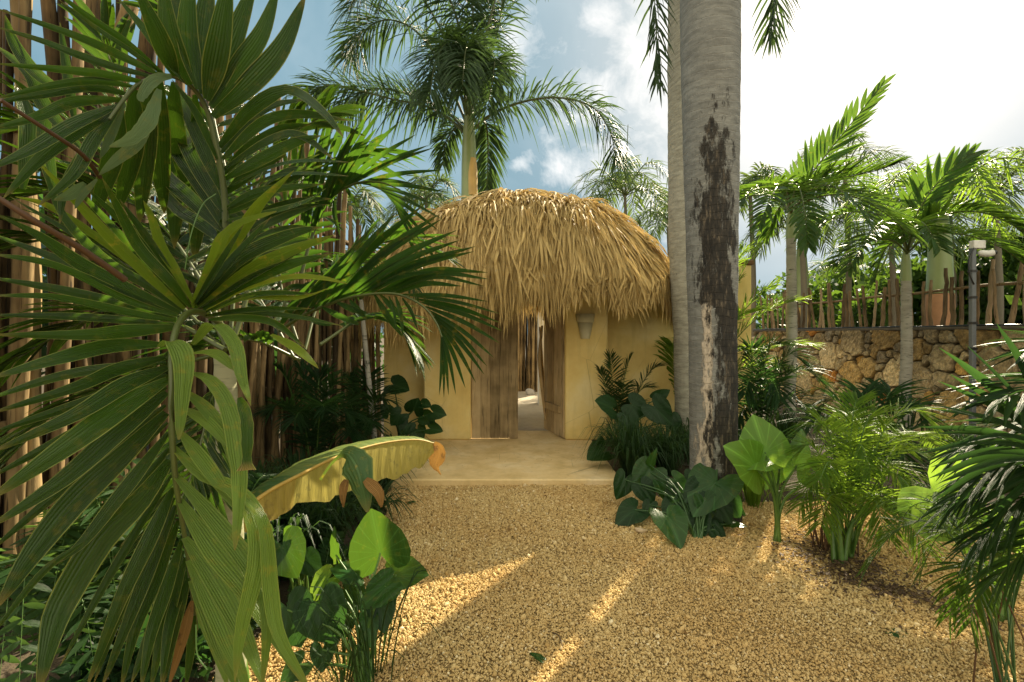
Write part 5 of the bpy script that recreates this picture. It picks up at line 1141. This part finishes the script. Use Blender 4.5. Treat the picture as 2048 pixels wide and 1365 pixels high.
# dark palm hanging into the picture at the right edge
bf = V(2.45, 1.55, 0)
rf_ = thing('palm', 'dark palm whose long leaflets reach in from the right edge', 'palm tree', bf)
mb = MB(); trunk_tube(mb, [bf, bf+V(-.05, 0, .6), bf+V(-.1, .02, 1.1)], [.05, .04, .035], 14, 24, .03, .06); mb.make('trunk', M['smallbark'], rf_)
mb = MB(); hub = (2110, 905)
for i, (tx, ty) in enumerate([(1880, 700), (1870, 770), (1855, 818), (1840, 850), (1850, 870), (1835, 915), (1850, 935), (1845, 960), (1870, 975), (1880, 1000), (1905, 1015), (1925, 1040), (1960, 1050), (1985, 1075), (2020, 1090), (1900, 725), (1890, 745), (1985, 640), (1930, 690), (1860, 800), (1890, 890), (1950, 1010), (2050, 1100), (1930, 850), (1960, 930)]):
    b0 = P(hub[0]+random.uniform(-25, 10), hub[1]+(ty-900)*.16, 1.62); t_ = P(tx+random.uniform(-15, 15), ty+random.uniform(-8, 8), 1.62+random.uniform(-.12, .25))
    m_ = (b0+t_)/2+UP*random.uniform(.01, .05)
    mb.strip(spline([b0, m_, t_], 10), blade_w(10, .012, .35, .3), nrm(V(0, 0, EYE)-m_)+V(random.gauss(0, .3), 0, random.uniform(0, 1)), .4, 2, random.random())
fr_ = mb.make('frond', M['areca_dark'], rf_)
mb = MB(); mb.tube(spline([bf+V(-.1, .02, 1.1), P(hub[0], hub[1]+60, 1.62), P(hub[0]-20, hub[1]-60, 1.62)], 10), np.linspace(.014, .006, 10), 7); mb.make('rib', M['rachis'], fr_)
for tip in ((1950, 960, 1.75, .2), (2000, 800, 1.6, .2), (2080, 700, 1.7, .2), (1960, 1080, 1.8, .2), (1900, 1010, 1.9, .2), (2000, 1150, 1.75, .15), (1930, 900, 1.95, .2)):
    frond(rf_, fb(bf+V(-.1, .02, 1.05), [tip])[0], nl=26, L=.3, w=.010, mat='areca_dark', t0=.35, A=(60, 25), droop=.3, segs=6, rad=.008)
bg_ = G(2015, 1400); clump_palm('areca_palm', 'areca palm with reddish stems at the bottom right corner', bg_, fb(bg_, [(1730, 1140, 2.2, .55), (1840, 1150, 2.2, .5), (1880, 1060, 2.4, .4), (1960, 1040, 2.4, .4), (1780, 1075, 2.5, .55), (1900, 1230, 2.0, .45), (2080, 1080, 2.1, .4), (1940, 1250, 1.9, .45), (2000, 1100, 2.1, .4), (1850, 990, 2.8, .4)]), L=.18, w=.0048, nl=25, mat='manila', group=AG, t0=.4, rad=.005, smat='stalk_dark')
mb = MB()
for k in range(6):
    a = bg_+V(random.uniform(-.1, .1), random.uniform(-.1, .1), 0); mb.tube(spline([a, a+V(random.uniform(-.06, .02), random.uniform(-.03, .03), .25), a+V(random.uniform(-.14, .02), random.uniform(-.05, .05), .5)], 6), [.0038, .0036, .0034, .003, .003, .0025], 6)
tag(mb.make('cane_cluster', M['brown_rib'], loc=bg_), 'reddish brown canes at the bottom right corner', 'palm stems')
mb = MB()
for k in range(26):
    a = ba+V(random.uniform(-.13, .10), random.uniform(-.0, .16), 0); mb.tube(spline([a, a+V(random.uniform(-.06, .04), random.uniform(-.03, .03), .2), a+V(random.uniform(-.14, .12), random.uniform(-.05, .05), .42)], 6), [.005, .005, .004, .004, .003, .003], 6)
tag(mb.make('cane_cluster', M['brown_rib'], loc=ba+V(0, .01, 0)), 'thin reddish canes at the foot of the bright areca clump', 'palm stems')

# plants round the mouldy trunk
GG = 'strap leaved grass clumps'
strap_clump('grass_clump', 'large dark strap leaved clump beside the right gate pillar', V(X(1262, 5.0), 5.0, 0), 230, .62, .50, .008, group=GG)
strap_clump('grass_clump', 'strap leaved clump between the gate clump and the mouldy trunk', V(X(1335, 5.2), 5.2, 0), 230, .50, .45, .008, group=GG)
strap_clump('grass_clump', 'low grassy clump in front of the pale grey trunk', V(X(1385, 5.6), 5.6, 0), 150, .55, .45, .009, group=GG)
strap_clump('grass_clump', 'yellow striped grassy clump just right of the mouldy trunk', G(1505, 1010), 70, .36, .26, .009, mat='areca', group=GG)
strap_clump('grass_clump', 'dark grassy clump behind the lone elephant ear', V(2.6, 5.0, 0), 130, .5, .45, .009, group=GG)
strap_clump('grass_clump', 'dark grassy clump at the foot of the stone wall behind the areca clump', V(3.6, 5.0, 0), 130, .45, .45, .009, group=GG)
strap_clump('grass_clump', 'dark grassy clump below the first small palm', V(3.5, 6.3, 0), 130, .5, .5, .009, group=GG)
strap_clump('grass_clump', 'dark grassy clump below the camera pole', V(5.0, 5.2, 0), 130, .5, .5, .009, group=GG)
pz = G(1395, 1075)
ear_plant('philodendron', 'creeping philodendron with glossy leaves round the foot of the mouldy trunk', 'philodendron', pz, ears([
 (1432, 965, 1385, 1030, .85, 'ear', 0, -.15, (-.3, -.6, 1)), (1445, 968, 1475, 985, .8, 'ear', .0, -.1, (.2, -.5, 1)), (1300, 945, 1270, 990, .9, 'ear', .4), (1335, 1035, 1366, 1090, .85, 'ear', -.2, -.2, (0, -.6, 1)), (1270, 1020, 1232, 1045, .8, 'ear_dark', .1, -.1), (1290, 950, 1330, 985, .8, 'ear_dark', .5), (1360, 990, 1350, 1040, .9, 'ear_dark', .2),
 (1415, 1035, 1440, 1080, .9, 'ear_dark', -.05), (1440, 1010, 1465, 1050, .8, 'ear_dark', -.1), (1460, 1048, 1495, 1050, .5, 'ear', -.1, -.05, (0, -.4, 1)), (1300, 930, 1310, 900, .4, 'ear', .4), (1400, 1040, 1395, 1085, .8, 'ear_dark', -.1), (1350, 960, 1380, 985, .8, 'ear_dark', .3), (1400, 975, 1370, 1000, .9, 'ear_dark', .0), (1430, 1060, 1455, 1095, .7, 'ear_dark', -.15), (1285, 975, 1310, 1010, .9, 'ear_dark', .3), (1325, 970, 1340, 1005, .9, 'ear', .3), (1375, 1010, 1365, 1055, .9, 'ear_dark', .05), (1455, 1000, 1480, 1040, .9, 'ear_dark', -.05), (1345, 1010, 1330, 1040, .9, 'ear_dark', .1), (1410, 1000, 1425, 1040, .9, 'ear', -.08), (1250, 960, 1235, 1000, .8, 'ear_dark', .4), (1390, 950, 1400, 985, .9, 'ear_dark', .15), (1475, 1020, 1490, 1030, .8, 'ear_dark', 0), (1300, 1010, 1290, 1035, .8, 'ear_dark', .2)], 3.72), 'ear', 'stalk_dark', None, .006)
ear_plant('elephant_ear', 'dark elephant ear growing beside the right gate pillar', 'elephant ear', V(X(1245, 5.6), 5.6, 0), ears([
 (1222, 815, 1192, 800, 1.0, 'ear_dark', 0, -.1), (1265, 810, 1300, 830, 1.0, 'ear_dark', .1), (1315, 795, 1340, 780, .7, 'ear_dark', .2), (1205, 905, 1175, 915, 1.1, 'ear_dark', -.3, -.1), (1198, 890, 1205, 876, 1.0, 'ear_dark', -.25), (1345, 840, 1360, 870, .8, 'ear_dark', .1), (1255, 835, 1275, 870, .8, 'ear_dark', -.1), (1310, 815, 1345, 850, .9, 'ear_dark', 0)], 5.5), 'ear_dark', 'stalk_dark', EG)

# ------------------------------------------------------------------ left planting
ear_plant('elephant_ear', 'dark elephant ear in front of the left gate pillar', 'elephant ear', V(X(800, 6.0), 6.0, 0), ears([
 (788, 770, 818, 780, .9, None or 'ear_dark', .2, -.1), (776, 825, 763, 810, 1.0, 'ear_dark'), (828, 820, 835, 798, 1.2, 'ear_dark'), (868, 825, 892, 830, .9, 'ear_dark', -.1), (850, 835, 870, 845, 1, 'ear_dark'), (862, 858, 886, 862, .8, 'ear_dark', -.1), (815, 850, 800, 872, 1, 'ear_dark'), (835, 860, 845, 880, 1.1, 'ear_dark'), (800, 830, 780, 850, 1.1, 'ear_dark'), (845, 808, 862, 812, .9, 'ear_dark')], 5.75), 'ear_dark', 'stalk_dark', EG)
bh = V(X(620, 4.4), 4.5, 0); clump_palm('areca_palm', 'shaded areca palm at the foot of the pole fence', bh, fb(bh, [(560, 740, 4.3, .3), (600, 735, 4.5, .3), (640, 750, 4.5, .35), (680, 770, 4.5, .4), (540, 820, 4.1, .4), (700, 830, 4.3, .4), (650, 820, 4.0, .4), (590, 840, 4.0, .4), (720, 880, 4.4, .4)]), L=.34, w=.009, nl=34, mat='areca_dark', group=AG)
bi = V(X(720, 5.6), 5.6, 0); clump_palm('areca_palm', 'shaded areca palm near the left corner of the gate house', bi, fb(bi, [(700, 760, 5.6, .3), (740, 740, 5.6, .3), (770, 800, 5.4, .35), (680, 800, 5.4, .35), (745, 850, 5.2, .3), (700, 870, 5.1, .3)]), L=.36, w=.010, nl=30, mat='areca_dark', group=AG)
# thin leaning trunk by the fence
tb0, tb1 = P(750, 850, 5.6), P(722, 600, 5.5); tb0 = V(tb0[0]+.02, tb0[1], 0)
rt = thing('palm', 'thin leaning palm trunk in front of the pole fence by the gate house', 'palm tree', tb0)
mb = MB(); trunk_tube(mb, [tb0, tb0*.5+tb1*.5+V(.01, 0, -.1), tb1], [.034, .03, .026], 12, 60, .04, .07); mb.make('trunk', M['smallbark'], rt)
for i in range(8): frond(rt, arch(tb1, i*45+10, .9, .55, .5), nl=28, L=.34, w=.014, mat='palm_mid', A=(65, 28), droop=.35, segs=5, rad=.009)
for i, (px, d_, n_, h_, lb) in enumerate([(600, 3.9, 170, .55, 'dark grassy clump at the foot of the pole fence'), (700, 4.3, 190, .5, 'dark grassy clump between the fence and the yellowed banana leaf'), (760, 4.7, 170, .42, 'grassy clump by the left end of the door step'), (650, 3.3, 190, .42, 'grassy clump behind the small torn banana leaf'), (560, 3.0, 170, .45, 'grassy clump behind the pale veined elephant ear'), (740, 3.9, 120, .3, 'low grassy clump at the left edge of the gravel'), (500, 3.3, 170, .6, 'grassy clump below the pole fence behind the near palm'), (790, 5.3, 120, .4, 'grassy clump under the dark elephant ear by the left pillar')]):
    strap_clump('grass_clump', lb, V(X(px, d_), d_, 0), n_, h_, .42, .0085, group=GG)
# near left elephant ear
ear_plant('elephant_ear', 'tall arrow leaved elephant ear in the near left corner of the gravel', 'elephant ear', G(728, 1372), ears([
 (761, 1106, 741, 1020, .98, 'ear', 0, -.02, (.05, -1, .35)), (793, 1150, 857, 1148, .9, 'ear', .1, -.02, (0, -.6, .9)), (772, 1172, 716, 1216, .85, 'ear', -.1, -.05, (0, -.6, .9)), (655, 1160, 612, 1202, .95, 'ear_light', .05, -.05, (-.1, -.5, 1)), (712, 1146, 660, 1132, .8, 'ear', .05, .0, (0, -.5, 1)),
 (575, 1220, 600, 1300, .95, 'ear_dark', -.1, -.03, (.2, -1, .3)), (640, 1215, 668, 1294, 1.05, 'ear_dark', -.1, -.05, (0, -1, .3)), (645, 1300, 644, 1346, .9, 'ear_dark', -.1), (762, 1205, 768, 1268, .8, 'ear_dark', -.05), (672, 1110, 664, 1056, .28, 'ear', .1), (738, 1240, 742, 1295, .6, 'ear', -.1), (690, 1180, 730, 1215, .9, 'ear_dark', .1), (625, 1190, 650, 1240, .9, 'ear_dark', .05), (700, 1230, 690, 1275, .7, 'ear_dark', 0), (600, 1330, 560, 1365, .9, 'ear_dark', -.1)], 2.2), 'ear', 'stalk', EG, .0065)
ear_plant('elephant_ear', 'elephant ear with pale veined leaf facing the path at the left', 'elephant ear', V(X(590, 2.45), 2.55, 0), ears([
 (566, 1095, 592, 1158, 1.0, 'ear', 0, -.05, (.2, -1, .4)), (580, 1080, 596, 1060, .9, 'ear', .1), (545, 1110, 540, 1160, .9, 'ear_dark', .05), (612, 1120, 640, 1150, .8, 'ear_dark', .1), (520, 1090, 500, 1060, .9, 'ear_dark', .1)], 2.5), 'ear', 'stalk', EG, .006)
strap_clump('grass_clump', 'sparse long bladed tuft at the foot of the near elephant ear', G(752, 1358), 34, .42, .34, .0045, group=GG)
strap_clump('grass_clump', 'small bladed tuft at the bottom edge below the near elephant ear', G(690, 1366), 30, .24, .30, .005, group=GG)

# banana leaf, yellowed underside, lying out over the planting
bn = V(X(470, 2.0), 2.05, 0)
br = thing('banana_plant', 'banana plant with one long yellowed leaf reaching toward the door step', 'banana plant', bn)
mid = spline([P(455, 1060, 1.85), P(520, 995, 1.95), P(600, 950, 2.1), P(680, 912, 2.3), (P(760, 888, 2.5)), P(830, 880, 2.65), P(872, 888, 2.72)], 40)
T_ = tangents(mid); t = np.linspace(0, 1, 40); rag = 1+.05*np.sin(t*37)+.04*np.sin(t*83)
def half(mbx, w, dirv, droop, seed):
    k = 7; S_ = nrm(np.cross(T_, np.broadcast_to(dirv, T_.shape))); S_ = nrm(np.cross(S_, T_))
    q = np.linspace(0, 1, k); v = mid[:, None]+S_[:, None]*(w[:, None]*q)[..., None]+np.array([0, 0, -1.0])*(w[:, None]*q**2*droop)[..., None]
    v += np.array([0, .006, 0])*np.sin(t*120+seed)[:, None, None]*q[None, :, None]
    i = (np.arange(39)[:, None]*k+np.arange(k-1)[None]).ravel()
    uq, ut = np.meshgrid(q, t); uv = np.stack([ut*3+uq*.15, uq*.97], -1).reshape(-1, 2)
    mbx.add(v.reshape(-1, 3), np.stack([i, i+1, i+1+k, i+k], 1), uv, .5)
wl = .155*np.interp(t, [0, .08, .3, .42, .5, .7, .9, 1], [.1, .6, .62, .95, 1.0, 1.05, .8, .25])*rag; wu = .11*np.interp(t, [0, .1, .4, .8, 1], [.2, .8, 1, .7, .15])*rag
mb = MB(); half(mb, wl, V(.1, -.55, -1), .15, 0); lo_ = mb.make('leaf', M['banana_under'], br); lo_['label'] = 'yellowed leaf half hanging down'
mb = MB(); half(mb, wu, V(-.25, .9, .45), .35, 2); mb.make('leaf_half', M['banana_top'], lo_)
mb = MB(); mb.tube(mid, np.linspace(.010, .003, 40), 7); mb.make('midrib', plain('ochre_midrib', (.45, .30, .06), .5), lo_)
mb = MB(); c_ = [P(868, 886, 2.71), P(880, 905, 2.7), P(872, 930, 2.7), P(882, 950, 2.7)]
mb.strip(spline(c_, 10), np.array([.015, .03, .04, .045, .05, .045, .03, .015, .006, .003]), V(-.3, -1, .2), .5, 4, .4); mb.make('dry_tip', M['dry'], lo_)
mb = MB(); mb.tube(spline([bn, bn+V(-.03, -.03, .4), mid[0]], 12), np.linspace(.035, .012, 12), 12); mb.make('stem', M['stalk'], br)
# second, small torn leaf hanging over
mid2 = spline([P(640, 960, 2.0), P(665, 925, 2.0), P(690, 907, 1.98), P(708, 925, 1.95), P(722, 965, 1.93), P(735, 1025, 1.92)], 26)
mb = MB(); mb.strip(mid2, np.array([.006]*8+[.012, .022, .032, .042, .05, .056, .06, .064, .066, .066, .064, .06, .054, .048, .040, .03, .018, .006])*R.uniform(.86, 1.05, 26), V(.1, -1, .35), -.45, 6, .7)
l2 = mb.make('leaf', M['banana_top'], br); l2['label'] = 'small torn drooping leaf'
mb = MB()
for s_ in (-1, 1):
    mb.strip(spline([P(712+s_*18, 960, 1.93), P(722+s_*34, 985, 1.92), P(725+s_*38, 1015, 1.92)], 8), np.array([.012, .02, .024, .022, .02, .016, .01, .004]), V(s_*.5, -1, .3), .3, 2, .5)
mb.make('torn_edge', M['dry'], l2)

# ferns bottom left
def fern(base, n, L_, label, mat='fern', up=.35):
    root = thing('fern', label, 'fern', base, 'ferns below the pole fence')
    for i in range(n):
        az = random.uniform(-100, 100) if base[0] < 0 else random.uniform(0, 360)
        rib = rib_from_base(base, az, L_*random.uniform(.7, 1.1), up*random.uniform(.6, 1.2), up*.6)
        frond(root, rib, nl=26, L=L_*.24, w=.011, mat=mat, t0=.2, A=(78, 60), droop=.15, segs=4, rad=.0035, lift=(.1, .1), prof=(.8, .25), rmat='stalk', fold=.1)
fern(V(X(60, 2.05), 2.1, 0), 12, .62, 'fern with toothed fronds in the bottom left corner', up=.75)
fern(V(X(190, 2.2), 2.25, 0), 11, .55, 'fern beside the corner fern, against the pole fence', up=.60)
fern(V(X(330, 2.5), 2.55, 0), 10, .5, 'fern in shade below the near palm', 'areca_dark', .5)
fern(V(X(430, 2.7), 2.8, 0), 10, .5, 'dark fern behind the hanging frond', 'areca_dark', .5)
fern(V(X(640, 2.8), 2.85, 0), 8, .34, 'small fern at the left edge of the gravel', 'fern', .22)
for px, d_, lb in ((120, 2.6, 'leafy dark shrub at the foot of the fence, far left'), (380, 2.3, 'leafy dark shrub under the hanging near frond'), (250, 1.9, 'low dark shrub in the bottom left foreground')):
    c_ = V(X(px, d_), d_, .22); rr_ = thing('shrub', lb, 'shrub', (c_[0], c_[1], 0), 'low shrubs below the pole fence')
    mb = MB(); mb.tube([V(c_[0], c_[1], 0), c_], [.015, .006], 6); mb.make('stem', M['stalk_dark'], rr_)
    mb = MB(); leafy(mb, c_, (.32, .28, .22), 900, .07, clumps=12); mb.make('foliage', M['ear_dark'], rr_)

# litter on the gravel
M['twig'] = plain('dark_twig', (.07, .04, .02), .8)
for px, py, qx, qy, lb in ((1070, 1015, 1105, 1022, 'dark twig lying on the gravel in front of the step'), (1675, 1180, 1665, 1212, 'curved twig on the gravel beside the bright areca clump'), (1105, 1270, 1125, 1300, 'thin bent twig on the open gravel at the bottom'), (1650, 1225, 1695, 1255, 'straight twig on the gravel at the lower right'), (1870, 1230, 1935, 1240, 'twig under the bottom right areca palm'), (1205, 1040, 1232, 1052, 'short twig left of the creeping philodendron')):
    a, c_ = G(px, py)+V(0, 0, .012), G(qx, qy)+V(0, 0, .014); m_ = (a+c_)/2+V(.01, .02, .004)
    b = MB(); b.tube(spline([a, m_, c_], 8), [.0025, .003, .003, .003, .003, .0025, .002, .0015], 6); tag(b.make('twig', M['twig'], loc=a), lb, 'twig', 'twigs on the gravel')
for px, py, lb in ((1785, 1268, 'fallen green leaf on the gravel at the lower right'), (1800, 1282, 'second fallen leaf just below the other at the lower right'), (1080, 1325, 'small green sprout leaf on the gravel at the bottom'), (820, 1010, 'small fallen leaf near the door step')):
    a = G(px, py)+V(0, 0, .018); b = MB(); an = random.uniform(0, 6); heart(b, a, a+V(.06*math.cos(an), .06*math.sin(an), .01), V(.1, -.1, 1), .5); tag(b.make('fallen_leaf', M['ear'], loc=a), lb, 'leaf', 'fallen leaves on the gravel')
mb = MB()
for k in range(420):
    if random.random() < .6:
        y = random.uniform(2.6, 5.1); side = random.random() < .5
        x = gx(gl, y)+abs(random.gauss(0, .12)) if side else gx(gr_, y)-abs(random.gauss(0, .25))-(1.6 if y < 3.6 else 0)*random.random()
    else: x, y = random.uniform(-1, 2.6), random.uniform(2.1, 4.7)
    a = V(x, y, .02); an = random.uniform(0, 6.3); d = V(math.cos(an), math.sin(an), random.uniform(-.1, .2)); L_ = random.uniform(.012, .05)
    mb.strip(np.array([a, a+d*L_*.5+V(0, 0, .004), a+d*L_]), np.array([.002, random.uniform(.002, .007), .001]), V(random.gauss(0, .3), random.gauss(0, .3), 1), .3, 2, random.random())
tag(mb.make('leaf_litter', M['dry']), 'scattered bits of dry leaf on the gravel', 'leaf litter', kind='stuff')
mb = MB()
for k in range(46):
    a = V(random.uniform(-1.05, 1.0), random.uniform(4.85, 6.4), .074); an = random.uniform(0, 6.3); L_ = random.uniform(.008, .03)
    mb.strip(np.array([a, a+V(math.cos(an)*L_*.5, math.sin(an)*L_*.5, .004), a+V(math.cos(an)*L_, math.sin(an)*L_, 0)]), np.array([.001, .003, .001]), UP, .2, 2, random.random())
tag(mb.make('step_litter', M['dry']), 'specks of dry leaf lying on the door step', 'leaf litter', kind='stuff')
mb = MB()
for k in range(1500):
    x, y = 2.12+random.gauss(0, .17), 3.12+random.gauss(0, .22)
    if k > 1000: x, y = 2.0+(k-1000)/500*.55+random.gauss(0, .08), 2.95-(k-1000)/500*.45+random.gauss(0, .07)
    a = V(x, y, .022+random.uniform(0, .012)); an = random.uniform(0, 6.3); d = V(math.cos(an), math.sin(an), random.uniform(-.3, .4)); L_ = random.uniform(.01, .04)
    mb.strip(np.array([a, a+d*L_*.5, a+d*L_]), np.array([.003, random.uniform(.003, .009), .002]), V(random.gauss(0, .5), random.gauss(0, .5), 1), .3, 2, random.random())
tag(mb.make('mulch', M['twig']), 'dark bark mulch round the foot of the bright areca clump', 'mulch', kind='stuff')
print('objects', len(bpy.data.objects), 'verts', sum(len(m.vertices) for m in bpy.data.meshes))
